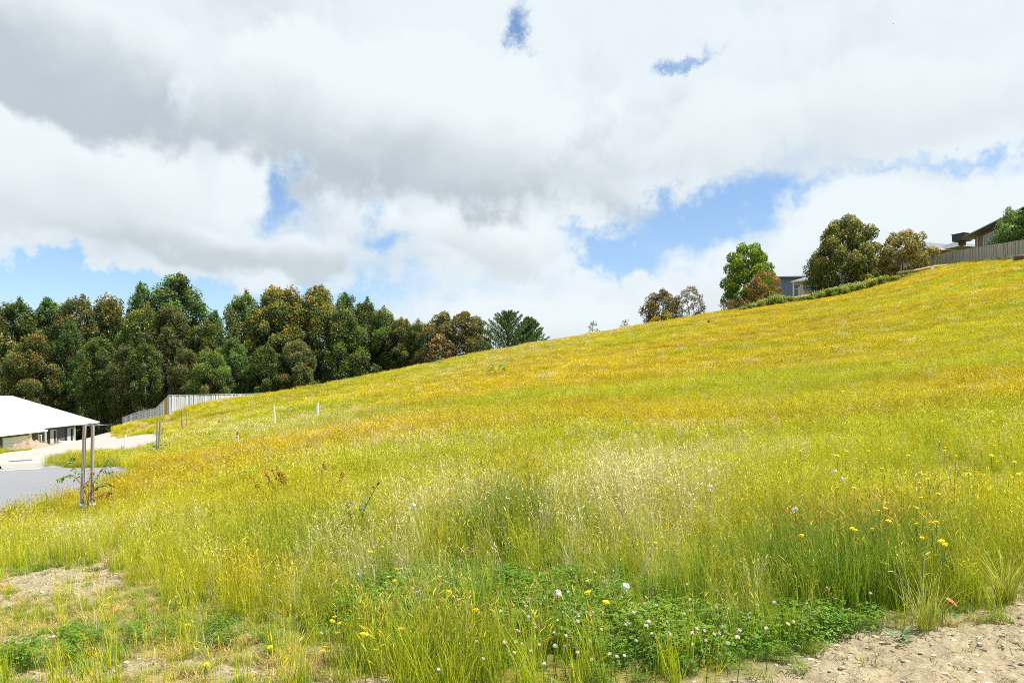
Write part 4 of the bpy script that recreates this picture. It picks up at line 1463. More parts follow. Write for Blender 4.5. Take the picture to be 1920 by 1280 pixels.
wp = [tuft_weed(500 + k, 0.12 + 0.1 * (k % 2)).mesh('weed', M_GRASS) for k in range(4)]
path = [(1385, 88.5), (1450, 89), (1520, 90.5), (1600, 91.5), (1680, 92.5), (1745, 94)]
pts, rot, scl, ix, c1, c2 = [], [], [], [], [], []
for k in range(560):
    t = random.random() ** 0.9
    px = 1385 + t * (1760 - 1385)
    d = np.interp(px, [p[0] for p in path], [p[1] for p in path]) + random.gauss(0, 0.8)
    x = (px - 960) / F * d
    pts.append((x, d, T(x, d) - 0.05))
    rot.append((random.gauss(0, .08), random.gauss(0, .08), random.uniform(0, 6.28)))
    s = 1.25 * random.uniform(0.55, 1.15) * (0.55 + 0.6 * vnoise(px * 0.02, 3.3, 9)) * np.interp(px, [1385, 1450, 1650, 1690, 1760], [0.45, 1, 0.95, 0.5, 0.45])
    scl.append((s, s, s))
    ix.append(random.randrange(4))
    g = random.random()
    c1.append((0.10 + 0.14 * g, 0.20 + 0.10 * g, 0.025))
    c2.append(random.choice([(0.85, 0.82, 0.62), (0.82, 0.66, 0.05), (0.8, 0.8, 0.7)]))
scatter('weed_bank', 'band of tall green weeds below the hilltop fence', 'weeds', wp, pts, rot, scl, ix, np.array(c1), np.array(c2))

#PART4
# ================================================================== fences
M_PAL = plain('weathered_paling', (0.50, 0.515, 0.535), 0.9, 0.2, 5.0, stretch=(6, 6, 0.5))
M_PALR = plain('weathered_paling_dark', (0.34, 0.335, 0.325), 0.9, 0.4, 5.0, stretch=(6, 6, 0.5))
M_PALN = plain('new_yellow_paling', (0.55, 0.36, 0.09), 0.85, 0.2, 5.0, stretch=(6, 6, 0.5))
M_STAKE = plain('grey_hardwood', (0.30, 0.265, 0.235), 0.9, 0.35, 9.0, bump=0.4, stretch=(4, 4, 0.4))


def paling_meshes(mat, n, w):
    out = []
    for k in range(n):
        random.seed(600 + k)
        m = MB()
        ww, th = w * random.uniform(0.9, 1.06) / 2, 0.009
        dl, dr_ = random.uniform(0, 0.012), random.uniform(0, 0.012)
        i = len(m.v)
        m.v += [(-ww, -th, 0), (ww, -th, 0), (ww, th, 0), (-ww, th, 0), (-ww, -th, 1 - dl), (ww, -th, 1 - dr_), (ww, th, 1 - dr_), (-ww, th, 1 - dl)]
        m.f += [tuple(i + q for q in f) for f in ((0, 3, 2, 1), (4, 5, 6, 7), (0, 1, 5, 4), (1, 2, 6, 5), (2, 3, 7, 6), (3, 0, 4, 7))]
        out.append(m.mesh('paling', mat))
    return out


def paling_fence(label, nodes, pitch, w, mat, special=None, postmat=None, cap=False, flip=1):
    """nodes: (x, y, z of the top); boards overlap board on board"""
    root = empty('paling_fence', (nodes[0][0], nodes[0][1], T(nodes[0][0], nodes[0][1])))
    tag(root, label, 'fence')
    o0 = root.location.copy()
    mes = paling_meshes(mat, 5, w)
    spec = paling_meshes(M_PALN, 1, w * 1.1)[0]
    P_ = [Vector(n) for n in nodes]
    L_ = [0]
    for a, b in zip(P_[:-1], P_[1:]):
        L_.append(L_[-1] + (Vector((b.x, b.y)) - Vector((a.x, a.y))).length)
    n = int(L_[-1] / pitch)
    random.seed(77)
    pts = []
    for k in range(n + 1):
        s = k * pitch
        j = max(i for i in range(len(L_) - 1) if L_[i] <= s + 1e-6)
        f = (s - L_[j]) / (L_[j + 1] - L_[j])
        pts.append((P_[j].lerp(P_[j + 1], min(f, 1)), (P_[j + 1] - P_[j])))
    gz = terrain([p.x for p, _ in pts], [p.y for p, _ in pts])
    for k, ((p, dv), g) in enumerate(zip(pts, gz)):
        yw = math.atan2(dv.y, dv.x)
        nrm = Vector((math.sin(yw), -math.cos(yw), 0)) * flip
        sp = special and special(p)
        o = link('paling', spec if sp else mes[random.randrange(5)], None, root)
        z0 = g - 0.1
        q = p + nrm * (0.012 if k % 2 else 0.032)
        o.location = (q.x - o0.x, q.y - o0.y, z0 - o0.z)
        o.rotation_euler = (random.gauss(0, 0.006), random.gauss(0, 0.008), yw)
        o.scale = (1, 1, max(0.5, p.z - z0 + random.gauss(0, 0.006)))
        if k % max(1, int(2.4 / pitch)) == 0:
            m = MB()
            c = p - nrm * 0.09 - o0
            m.box((c.x - 0.06, c.y - 0.06, z0 - o0.z - 0.2), (c.x + 0.06, c.y + 0.06, p.z - o0.z - 0.08))
            m.build('post', postmat or mat, root)
    for a, b in zip(P_[:-1], P_[1:]):
        dv = (b - a)
        yw = math.atan2(dv.y, dv.x)
        nrm = Vector((math.sin(yw), -math.cos(yw), 0)) * flip
        for dz_ in (0.25, 1.35):
            m = MB()
            m.bar(a - nrm * 0.03 - o0 - Vector((0, 0, dz_)), b - nrm * 0.03 - o0 - Vector((0, 0, dz_)), 0.04, 0.08)
            m.build('rail', postmat or mat, root)
        if cap:
            m = MB()
            m.bar(a - o0 + Vector((0, 0, 0.022)) + nrm * 0.02, b - o0 + Vector((0, 0, 0.022)) + nrm * 0.02, 0.12, 0.035)
            m.build('capping', postmat or mat, root)
    return root


ln = [at(232, 782.4, 84), at(262, 770.7, 80), at(293, 765.2, 75), at(318, 740.9, 71), at(400, 739.5, 73.5), at(500, 737.5, 78)]
lf = paling_fence('grey paling fence stepping up beside the gravel drive with one yellow board', ln, 0.17, 0.155, M_PAL, special=lambda p: abs(960 + F * p.x / p.y - 310.5) < 2.4, cap=True)
m = MB()
e = ln[0] - lf.location
m.box((e.x - 0.13, e.y - 0.1, -0.4), (e.x + 0.02, e.y + 0.05, e.z + 0.06))
m.build('end_post', M_STAKE, lf)
rn = [at(1773, 472.5, 97), at(1830, 464, 87), at(1880, 455.5, 79), at(1990, 437, 67)]
paling_fence('weathered paling fence climbing to the photo edge under the grey green tree', rn, 0.24, 0.22, M_PALR)
bn = [Vector((48.8, 127, 18.5)), Vector((52.8, 111, 18.55)), rn[0] + Vector((-0.05, 0.2, -0.1))]
paling_fence('level paling fence receding behind the hilltop trees to the blue grey house', bn, 0.24, 0.22, M_PALR)

# ================================================================== houses
M_WROOF = plain('white_metal_roof', (0.31, 0.325, 0.335), 0.55, 0.03, 1.0)
M_WHITE = plain('white_paint', (0.62, 0.62, 0.61), 0.6, 0.05, 3.0)
M_GUT = plain('pale_gutter', (0.62, 0.64, 0.63), 0.5)
M_DOOR = plain('cream_panel_door', (0.80, 0.83, 0.88), 0.6, 0.03, 2.0)
M_GREYROOF = plain('grey_metal_roof', (0.20, 0.225, 0.25), 0.5, 0.08, 1.5)
M_BLUE = plain('blue_grey_cladding', (0.13, 0.17, 0.25), 0.7, 0.1, 2.0)
M_SOFF = plain('green_grey_soffit', (0.12, 0.15, 0.15), 0.7)
M_CREAM = plain('cream_soffit', (0.42, 0.44, 0.38), 0.7)
M_RB = plain('red_brick_wall', (0.21, 0.15, 0.125), 0.9, 0.25, 8.0)
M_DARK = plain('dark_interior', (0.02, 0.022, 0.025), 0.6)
M_CURT = plain('pale_curtain', (0.45, 0.52, 0.52), 0.8, 0.2, 6.0, stretch=(8, 8, 0.2))
M_COOL = plain('dark_cooler_casing', (0.035, 0.038, 0.045), 0.6)


def glass_mat():
    m, N, L = new_mat('window_glass')
    b = N['Principled BSDF']
    b.inputs['Base Color'].default_value = (0.03, 0.045, 0.055, 1)
    b.inputs['Roughness'].default_value = 0.06
    b.inputs['Specular IOR Level'].default_value = 0.6
    return m


M_GLASS = glass_mat()


def brick_mat():
    m, N, L = new_mat('charcoal_brick')
    b = N['Principled BSDF']
    b.inputs['Roughness'].default_value = 0.9
    t = N.new('ShaderNodeTexCoord')
    mp = N.new('ShaderNodeMapping')
    mp.inputs['Rotation'].default_value = (R(90), 0, 0)
    L.new(t.outputs['Object'], mp.inputs[0])
    k = N.new('ShaderNodeTexBrick')
    L.new(mp.outputs[0], k.inputs['Vector'])
    k.inputs['Color1'].default_value = (0.045, 0.045, 0.055, 1)
    k.inputs['Color2'].default_value = (0.085, 0.08, 0.09, 1)
    k.inputs['Mortar'].default_value = (0.2, 0.2, 0.21, 1)
    k.inputs['Scale'].default_value = 1.0
    k.inputs['Brick Width'].default_value = 0.24
    k.inputs['Row Height'].default_value = 0.086
    k.inputs['Mortar Size'].default_value = 0.008
    L.new(k.outputs[0], b.inputs['Base Color'])
    return m


M_BRICK = brick_mat()


def hip_roof(m, x0, x1, y0, y1, z, pitch, th=0.0):
    """hip roof over a rectangle; ridge along the longer side"""
    w = min(x1 - x0, y1 - y0) / 2
    hgt_ = w * math.tan(pitch)
    if (x1 - x0) >= (y1 - y0):
        a, b = (x0 + w, (y0 + y1) / 2, z + hgt_), (x1 - w, (y0 + y1) / 2, z + hgt_)
    else:
        a, b = ((x0 + x1) / 2, y0 + w, z + hgt_), ((x0 + x1) / 2, y1 - w, z + hgt_)
    c = [(x0, y0, z), (x1, y0, z), (x1, y1, z), (x0, y1, z)]
    if (x1 - x0) >= (y1 - y0):
        fs = [[c[0], c[1], b, a], [c[1], c[2], b], [c[2], c[3], a, b], [c[3], c[0], a]]
    else:
        fs = [[c[0], c[1], a], [c[1], c[2], b, a], [c[2], c[3], b], [c[3], c[0], a, b]]
    for f in fs:
        m.face(f)
    m.face([c[3], c[2], c[1], c[0]])
    return a, b


# ---- white roofed house; local x runs along its long side from the far corner towards us, local y into the house
A = at(185, 789.5, 90)
Bq = at(88, 800, 75.3)
dv = Vector((Bq.x - A.x, Bq.y - A.y, 0)).normalized()
hz_floor = A.z - 2.62
house = empty('white_roofed_house', (A.x, A.y, hz_floor), math.atan2(dv.y, dv.x))
tag(house, 'low charcoal brick house with a broad white hip roof beside the gravel', 'house')
def s_at(px, yo=0.0):
    """distance along the house wall that shows at photo column px"""
    u = (px - 960) / F
    n_ = Vector((-dv.y, dv.x, 0)) * yo
    ax, ay = A.x + n_.x, A.y + n_.y
    return (u * ay - ax) / (dv.x - u * dv.y)


# local frame: x along dv, y = left of dv; the house body lies to the right of dv when walking towards us -> negative y
EAVE = 2.62
S = -1  # body side
m = MB()
LEN, DEP = 34.0, 13.2
hip_roof(m, 0, LEN, -DEP, 0, EAVE, R(25))
roof = m.build('roof', M_WROOF, house)
m = MB()
GX = s_at(87, 1.7)
hip_roof(m, GX, GX + 14, -11.5, 1.7, EAVE - 0.12, R(25))
m.build('garage_roof', M_WROOF, house)
for nm, x0, x1, yy, zz in (('gutter', -0.05, GX + 0.1, 0.0, EAVE), ('gutter', GX - 0.05, GX + 14, 1.7, EAVE - 0.12)):
    m = MB()
    m.box((x0, yy, zz - 0.17), (x1, yy + 0.11, zz - 0.01))
    m.build('gutter', M_GUT, roof)
    m = MB()
    m.box((x0 + 0.05, yy - 0.62, zz - 0.21), (x1 - 0.05, yy - 0.02, zz - 0.18))
    m.build('eave_lining', M_WHITE, roof)
m = MB()
m.box((-0.1, -DEP, EAVE - 0.17), (0.0, 0.1, EAVE - 0.01))
m.build('gutter', M_GUT, roof)


WY = -0.6
wx0, wx1 = s_at(141, WY), 15.4
m = MB()
m.box((wx0, -12.4, -0.3), (LEN - 0.6, WY, EAVE - 0.21))
m.build('brick_wall', M_BRICK, house)
GY = 1.1
m = MB()
gx0 = s_at(84, GY)
m.box((GX + 0.6, -2.0, -0.3), (GX + 13.4, GY, EAVE - 0.34))
m.build('garage_wall', M_BRICK, house)


def window(x0, x1, y, z0, z1, curtain=True, frame=M_WHITE, parent=None):
    f = MB()
    t = 0.09
    f.box((x0, y + 0.003, z0), (x0 + t, y + 0.07, z1))
    f.box((x1 - t, y + 0.003, z0), (x1, y + 0.07, z1))
    f.box((x0 + t, y + 0.003, z1 - t), (x1 - t, y + 0.068, z1))
    f.box((x0 + t, y + 0.003, z0), (x1 - t, y + 0.068, z0 + t))
    xm = (x0 + x1) / 2
    f.box((xm - 0.04, y + 0.003, z0 + t), (xm + 0.04, y + 0.066, z1 - t))
    w_ = f.build('window', frame, parent or house)
    g = MB()
    g.box((x0 + t, y + 0.004, z0 + t), (xm - 0.04, y + 0.03, z1 - t))
    g.build('pane', M_GLASS, w_)
    g = MB()
    g.box((xm + 0.04, y + 0.004, z0 + t), (x1 - t, y + 0.028, z1 - t))
    g.build('pane', M_CURT if curtain else M_GLASS, w_)
    return w_


for pa, pb in ((136.5, 125.5), (104.5, 93.5)):
    a_, b_ = sorted((s_at(pa, WY), s_at(pb, WY)))
    window(a_, b_, WY, 0.02, 2.15)
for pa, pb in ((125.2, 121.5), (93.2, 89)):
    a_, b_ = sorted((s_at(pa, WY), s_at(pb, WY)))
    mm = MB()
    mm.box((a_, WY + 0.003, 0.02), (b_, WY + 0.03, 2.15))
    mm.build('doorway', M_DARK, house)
a_, b_ = sorted((s_at(77, GY), s_at(70.5, GY)))
window(a_, b_, GY, 0.3, 2.0)
a_, b_ = sorted((s_at(52, GY), s_at(4.5, GY)))
mm = MB()
nseg = 4
for k in range(nseg):
    mm.box((a_, GY + 0.004, k * 2.1 / nseg + 0.008), (b_, GY + 0.05, (k + 1) * 2.1 / nseg - 0.008))
gd = mm.build('garage_door', M_DOOR, house)
mm = MB()
mm.box((a_ - 0.12, GY + 0.002, 0), (a_ - 0.01, GY + 0.08, 2.2))
mm.box((b_ + 0.01, GY + 0.002, 0), (b_ + 0.12, GY + 0.08, 2.2))
mm.build('door_frame', M_WHITE, gd)
a_, b_ = sorted((s_at(58.5, GY), s_at(53.2, GY)))
mm = MB()
mm.box((a_, GY + 0.002, 0), (b_, GY + 0.05, 2.2))
mm.build('side_panel', M_DOOR, house)
for q in (141.8, 86.5):
    xx = s_at(q, -0.05 if q > 100 else 1.5)
    yy = -0.15 if q > 100 else 1.45
    mm = MB()
    mm.box((xx - 0.06, yy - 0.06, -0.2), (xx + 0.06, yy + 0.06, EAVE - (0.2 if q > 100 else 0.34)))
    mm.build('post', M_WHITE, house)
mm = MB()
xx = s_at(70, GY)
mm.tube([(xx, GY + 0.06, 0), (xx, GY + 0.06, 2.2)], 0.045, 6)
mm.build('downpipe', M_WHITE, house)


def outdoor_table(p, label):
    r_ = empty('outdoor_table', p, 0.4)
    tag(r_, label, 'table')
    k = MB()
    k.box((-0.7, -0.4, 0.70), (0.7, 0.4, 0.74))
    k.build('table_top', M_WHITE, r_)
    for sx in (-0.62, 0.62):
        for sy in (-0.32, 0.32):
            k = MB()
            k.box((sx - 0.025, sy - 0.025, 0), (sx + 0.025, sy + 0.025, 0.7))
            k.build('leg', M_WHITE, r_)


def outdoor_chair(p, rz, label):
    r_ = empty('outdoor_chair', p, rz)
    tag(r_, label, 'chair')
    k = MB()
    k.box((-0.23, -0.23, 0.42), (0.23, 0.23, 0.46))
    k.build('seat', M_WHITE, r_)
    k = MB()
    for q in range(4):
        k.box((-0.21, 0.2, 0.52 + q * 0.1), (0.21, 0.225, 0.58 + q * 0.1))
    k.box((-0.23, 0.2, 0.46), (-0.2, 0.23, 0.92))
    k.box((0.2, 0.2, 0.46), (0.23, 0.23, 0.92))
    k.build('backrest', M_WHITE, r_)
    for sx in (-0.2, 0.2):
        for sy in (-0.2, 0.2):
            k = MB()
            k.box((sx - 0.02, sy - 0.02, 0), (sx + 0.02, sy + 0.02, 0.42))
            k.build('leg', M_WHITE, r_)


def by_house(px, yo, lift=0.0):
    s_ = s_at(px, yo)
    q = house.matrix_basis @ Vector((s_, yo, 0))
    return Vector((q.x, q.y, hz_floor + lift))


bpy.context.view_layer.update()
LFT = 0.55
mb = MB()
# paved terrace that carries the table and chairs
xa, xb = s_at(150, 0.9), s_at(96, 0.9)
mb.box((xa, WY + 0.01, -0.6), (xb, 3.4, LFT * 0.5))
mb.build('terrace', M_CONC, house)
outdoor_table(by_house(124, 1.0, LFT * 0.5), 'white outdoor table on the terrace of the white roofed house')
outdoor_chair(by_house(116, 0.9, LFT * 0.5), 2.2, 'white outdoor chair nearer the sliding door of the white roofed house')
outdoor_chair(by_house(134, 1.4, LFT * 0.5), 5.0, 'white outdoor chair at the far end of the white table')

# ---- rotary clothesline
M_GALV = plain('galvanised_steel', (0.23, 0.26, 0.30), 0.5, metal=0.3)
c = at(174, 797, 80)
cl = empty('rotary_clothesline', (c.x, c.y, T(c.x, c.y)), 0.35)
tag(cl, 'rotary clothesline with spread arms at the far end of the white roof', 'clothesline')
hh = c.z - T(c.x, c.y)
mb = MB()
mb.tube([(0, 0, -0.2), (0, 0, hh + 0.25)], 0.035, 8)
mb.build('post', M_GALV, cl)
tips = []
for k in range(4):
    a = k * math.pi / 2 + 0.1
    tip = Vector((1.85 * math.cos(a), 1.85 * math.sin(a), hh + 0.05))
    tips.append(tip)
    mb = MB()
    mb.tube([(0, 0, hh - 0.05), tip], 0.025, 6)
    ar = mb.build('arm', M_GALV, cl)
    mb = MB()
    mb.tube([(0, 0, hh + 0.32), Vector((0, 0, hh)).lerp(tip, 0.45)], 0.018, 5)
    mb.build('brace', M_GALV, ar)
for k in range(4):
    for f in (0.45, 0.62, 0.8, 1.0):
        mb = MB()
        b0 = Vector((0, 0, hh))
        mb.tube([b0.lerp(tips[k], f), b0.lerp(tips[(k + 1) % 4], f)], 0.006, 4)
        mb.build('line', M_GALV, cl)

# ---- soil mound in front of the garage
c = ground_at(60, 840)
random.seed(3)
c = at(58, 838, 56)
V_, F_ = [], []
na, nr = 64, 26
for i in range(nr + 1):
    for j in range(na):
        a = 2 * math.pi * j / na
        r_ = i / nr
        hx = 1.55 * r_ * math.cos(a)
        hy = 1.3 * r_ * math.sin(a)
        nz = float(fbm(np.array([hx * 1.6 + 5]), np.array([hy * 1.6]), 9, 4)[0]) - 0.5
        nf = float(fbm(np.array([hx * 6 + 5]), np.array([hy * 6]), 19, 3)[0]) - 0.5
        hh_ = 0.75 * (1 - r_ ** 1.6) * (1 + 1.1 * nz) + 0.3 * nz * (1 - r_) + 0.22 * nf * (1 - r_ * r_) - 0.12 * r_
        V_.append((hx * (1 + 0.15 * nz), hy, hh_))
for i in range(nr):
    for j in range(na):
        F_.append((i * na + j, (i + 1) * na + j, (i + 1) * na + (j + 1) % na, i * na + (j + 1) % na))
me = bpy.data.meshes.new('soil_mound')
me.from_pydata(V_, [], F_)
M_MOUND = plain('tan_fill_soil', (0.29, 0.225, 0.155), 0.95, 0.7, 5.0, bump=1.0)
tag(link('soil_mound', me, M_MOUND, None, (c.x, c.y, T(c.x, c.y) - 0.02)), 'heap of tan soil dumped in front of the garage door', 'soil heap')

# ---- hilltop houses
# grey roofed house behind the fence corner
d0 = 118
g = at(1786, 475, d0)
gh = empty('grey_roofed_house', (g.x, g.y, T(g.x, g.y)), R(20))
tag(gh, 'house with a pale grey metal roof behind the fence corner', 'house')
ez = (HZ - 468) / F * d0 - gh.location.z
m = MB()
hip_roof(m, -5.0, 16, 0, 12, ez, R(22))
M_SLATE = plain('slate_grey_roof', (0.13, 0.145, 0.165), 0.55, 0.08, 1.5)
rf = m.build('roof', M_SLATE, gh)
m = MB()
hip_roof(m, -1.8, 8, -3.0, 6, ez - 0.05, R(22))
m.build('wing_roof', M_SLATE, rf)
m = MB()
m.box((-5.05, -0.1, ez - 0.18), (16, -0.003, ez - 0.012))
m.build('gutter', M_GUT, rf)
m = MB()
m.box((-4.4, 0.6, -0.5), (15.4, 11.4, ez - 0.02))
m.build('wall', M_RB, gh)
# a vent on its ridge, seen over the russet tree
vp = at(1651, 461, 112)
vent = empty('roof_vent', (vp.x, vp.y, vp.z - 0.3))
# house with dark eaves and window at the right
d1 = 103
e0, e1 = at(1804, 445, d1), at(1905, 413.5, d1 - 15)
dvr = Vector((e1.x - e0.x, e1.y - e0.y, 0)).normalized()
rh = empty('brick_house', (e0.x, e0.y, T(e0.x, e0.y)), math.atan2(dvr.y, dvr.x))
tag(rh, 'brick house with deep green grey eaves above the climbing fence', 'house')
ez = e0.z - rh.location.z
m = MB()
hip_roof(m, 0, 24, 0, 11, ez, R(21))
rf = m.build('roof', M_GREYROOF, rh)
m = MB()
m.box((0.02, -0.06, ez - 0.2), (24, -0.004, ez - 0.015))
m.box((-0.06, 0.0, ez - 0.2), (0.015, 11, ez - 0.015))
m.build('fascia', M_SOFF, rf)
m = MB()
m.box((0.05, 0.02, ez - 0.33), (23.9, 10.9, ez - 0.30))
m.build('eave_lining', M_SOFF, rf)
m = MB()
m.box((1.6, 1.0, -1.0), (22, 10, ez - 0.34))
m.build('wall', M_RB, rh)
m = MB()
m.tube([(2.5, 0.93, -0.5), (2.5, 0.93, ez - 0.35)], 0.07, 6)
m.build('downpipe', M_GUT, rh)


def house_window(parent, x0, x1, z0, z1, y, mid=True):
    f = MB()
    t = 0.1
    for bx_ in ((x0, x0 + t, z0, z1), (x1 - t, x1, z0, z1), (x0 + t, x1 - t, z1 - t, z1), (x0 + t, x1 - t, z0, z0 + t)):
        f.box((bx_[0], y - 0.07, bx_[2]), (bx_[1], y - 0.003, bx_[3]))
    w_ = f.build('window', M_WHITE, parent)
    xm = x0 + (x1 - x0) * 0.62
    k = MB()
    k.box((x0 + t, y - 0.03, z0 + t), (xm, y - 0.004, z1 - t))
    k.build('pane', M_GLASS, w_)
    k = MB()
    k.box((xm + 0.06, y - 0.028, z0 + t), (x1 - t, y - 0.004, z1 - t))
    k.build('pane', M_CURT, w_)


house_window(rh, 4.3, 8.4, ez - 3.0, ez - 0.75, 1.0)
# evaporative cooler on the roof between the two
c = at(1804, 446, 109)
ac = empty('rooftop_cooler', c, R(25))
tag(ac, 'dark box shaped rooftop cooler beside the deep eaves', 'cooler')
m = MB()
m.box((-0.95, -0.9, -0.5), (0.95, 0.9, 0.42))
m.box((-1.02, -0.97, 0.42), (1.02, 0.97, 0.55))
m.build('casing', M_COOL, ac)
for k in range(7):
    m = MB()
    m.box((-0.82, -0.94, -0.42 + k * 0.11), (0.82, -0.902, -0.37 + k * 0.11))
    m.build('louvre', plain('louvre_grey', (0.09, 0.095, 0.11), 0.6) if k == 0 else bpy.data.materials['louvre_grey'], ac)
m = MB()
m.box((-0.35, -0.35, -1.1), (0.35, 0.35, -0.5))
m.build('duct', M_COOL, ac)
# round vent
tag(vent, 'small dark round roof vent showing over the russet tree', 'vent')
m = MB()
m.tube([(0, 0, -1.2), (0, 0, 0.0)], 0.1, 8)
m.build('pipe', M_COOL, vent)
m = MB()
m.tube([(0, 0, 0), (0, 0, 0.12), (0, 0, 0.32), (0, 0, 0.48), (0, 0, 0.55)], [0.16, 0.3, 0.34, 0.22, 0.05], 12)
m.build('turbine', M_COOL, vent)

# blue grey house, with a verandah wing nearer us
d2 = 142
b0 = at(1452, 560, d2)
bh = empty('blue_grey_house', (b0.x, b0.y, T(b0.x, b0.y)), R(-8))
tag(bh, 'blue grey clad house with a thin flat roof between the hilltop trees', 'house')
zr = (HZ - 521) / F * d2 - bh.location.z
m = MB()
m.box((0.5, 0.5, -1), (16, 9, zr - 0.02))
m.build('wall', M_BLUE, bh)
for k in range(1, 22):
    m = MB()
    m.box((0.5 + k * 0.7, 0.46, 0.0), (0.56 + k * 0.7, 0.498, zr - 0.05))
    m.build('batten', M_BLUE, bh)
m = MB()
m.v = [(-0.2, -0.2, zr), (17, -0.2, zr), (17, 9.5, zr + 0.9), (-0.2, 9.5, zr + 0.9), (-0.2, -0.2, zr + 0.25), (17, -0.2, zr + 0.25), (17, 9.5, zr + 1.15), (-0.2, 9.5, zr + 1.15)]
m.f = [(0, 3, 2, 1), (4, 5, 6, 7), (0, 1, 5, 4), (1, 2, 6, 5), (2, 3, 7, 6), (3, 0, 4, 7)]
m.build('roof', M_GREYROOF, bh)
house_window(bh, 3.6, 5.4, zr - 2.2, zr - 1.2, 0.5)
d3 = 132
v0 = at(1484, 527, d3)
vh = empty('verandah_house', (v0.x, v0.y, T(v0.x, v0.y)), R(-50))
tag(vh, 'hip roofed verandah house half hidden by the largest hilltop tree', 'house')
ez = v0.z - vh.location.z
m = MB()
hip_roof(m, 0, 14, 0, 13, ez, R(22))
rf = m.build('roof', M_GREYROOF, vh)
for bx_ in (((0.02, -0.1, ez - 0.22), (14, -0.003, ez - 0.01)), ((-0.1, -0.1, ez - 0.22), (-0.003, 13, ez - 0.01))):
    m = MB()
    m.box(*bx_)
    m.build('gutter', M_WHITE, rf)
m = MB()
m.box((0.05, 0.02, ez - 0.3), (13.9, 12.9, ez - 0.24))
m.build('verandah_ceiling', M_CREAM, rf)
m = MB()
m.box((2.4, 2.4, -1), (12, 12, ez - 0.31))
m.build('wall', M_BLUE, vh)
for xx, yy in ((0.25, 0.25), (4.5, 0.25), (0.25, 4.5), (9.0, 0.25), (0.25, 9.0)):
    m = MB()
    m.box((xx - 0.1, yy - 0.1, -1), (xx + 0.1, yy + 0.1, ez - 0.3))
    m.build('post', M_WHITE, vh)

# ================================================================== hilltop timber
M_LOG = plain('stripped_log', (0.50, 0.36, 0.17), 0.85, 0.3, 4.0, bump=0.5)
M_LOGB = plain('bark_log', (0.16, 0.095, 0.055), 0.95, 0.45, 4.0, bump=0.8)
a, b = at(1683, 512.5, 93), at(1802, 492.5, 93.5)
lg = empty('timber_log', (a.x, a.y, T(a.x, a.y)))
tag(lg, 'long pale timber log raised on short posts below the russet tree', 'log')
o0 = lg.location
mb = MB()
n = 9
pts = [a.lerp(b, t / n) - o0 + Vector((0, 0, 0.03 * math.sin(t * 1.7))) for t in range(n + 1)]
mb.tube(pts, [0.21 - 0.008 * t for t in range(n + 1)], 10)
mb.build('trunk', M_LOG, lg, smooth=True)
for t in (0.12, 0.42, 0.66, 0.95):
    q = a.lerp(b, t)
    mb = MB()
    zt = q.z - o0.z - 0.18
    mb.tube([(q.x - o0.x, q.y - o0.y + 0.05, T(q.x, q.y) - o0.z - 0.2), (q.x - o0.x, q.y - o0.y + 0.05, zt)], 0.13, 8)
    mb.build('post', M_LOGB, lg)
mb = MB()
c = at(1748, 504, 92.6)
mb.tube([(c.x, c.y, c.z - 0.25), (c.x + .02, c.y, c.z - 0.05), (c.x, c.y, c.z + 0.12)], [0.24, 0.27, 0.12], 9)
tag(mb.build('white_bucket', M_WHITE), 'small white bucket standing under the pale timber log', 'bucket')
a, b = at(1900, 484.5, 72), at(1960, 478, 71)
lg = empty('bark_log', (a.x, a.y, T(a.x, a.y)))
tag(lg, 'dark brown log in the weeds at the photo edge', 'log')
mb = MB()
mb.tube([a.lerp(b, t / 5) - lg.location + Vector((0, 0, 0.03 * math.sin(t * 2.2))) for t in range(6)], [0.2, 0.28, 0.27, 0.29, 0.26, 0.22], 10)
mb.build('trunk', M_LOGB, lg, smooth=True)
mb = MB()
q = a - lg.location
mb.tube([q + Vector((-0.02, 0, 0)), q + Vector((0.02, 0, 0))], 0.17, 10)
mb.build('cut_end', M_LOG, lg)
#PART5
# ================================================================== stakes, pegs, saplings
def stake(p, h, w, lean, label, mat=M_STAKE, rz=0.0, group=None, cat='stake', name='timber_stake', top=0.0):
    random.seed(int(abs(p[0]) * 100))
    m = MB()
    n = 8
    c = 0.82  # chamfered square section
    for k in range(n + 1):
        t = k / n
        z = -0.15 + (h + 0.15) * t
        ox, oy = lean[0] * h * max(0, z / h) + random.gauss(0, 0.0015), lean[1] * h * max(0, z / h)
        ww = w / 2 * random.uniform(0.97, 1.03)
        for (a, b) in ((-1, -c), (-c, -1), (c, -1), (1, -c), (1, c), (c, 1), (-c, 1), (-1, c)):
            zz = z + ((top + 0.008) * a if k == n else 0)
            m.v.append((ox + a * ww, oy + b * ww, zz))
    for k in range(n):
        for q in range(8):
            m.f.append((k * 8 + q, k * 8 + (q + 1) % 8, (k + 1) * 8 + (q + 1) % 8, (k + 1) * 8 + q))
    m.f.append(tuple(n * 8 + q for q in range(8)))
    me = m.mesh(name)
    o = link(name, me, mat, None, p)
    o.rotation_euler = (0, 0, rz)
    return tag(o, label, cat, group)


def stake_px(px, pyt, pyb, d, w, label, px_top=None, **k):
    x = (px - 960) / F * d
    z = T(x, d)
    h = (HZ - pyt) / F * d - z
    lean = (((px_top or px) - px) / F * d / h, 0)
    return stake((x, d, z), h, w, lean, label, **k)


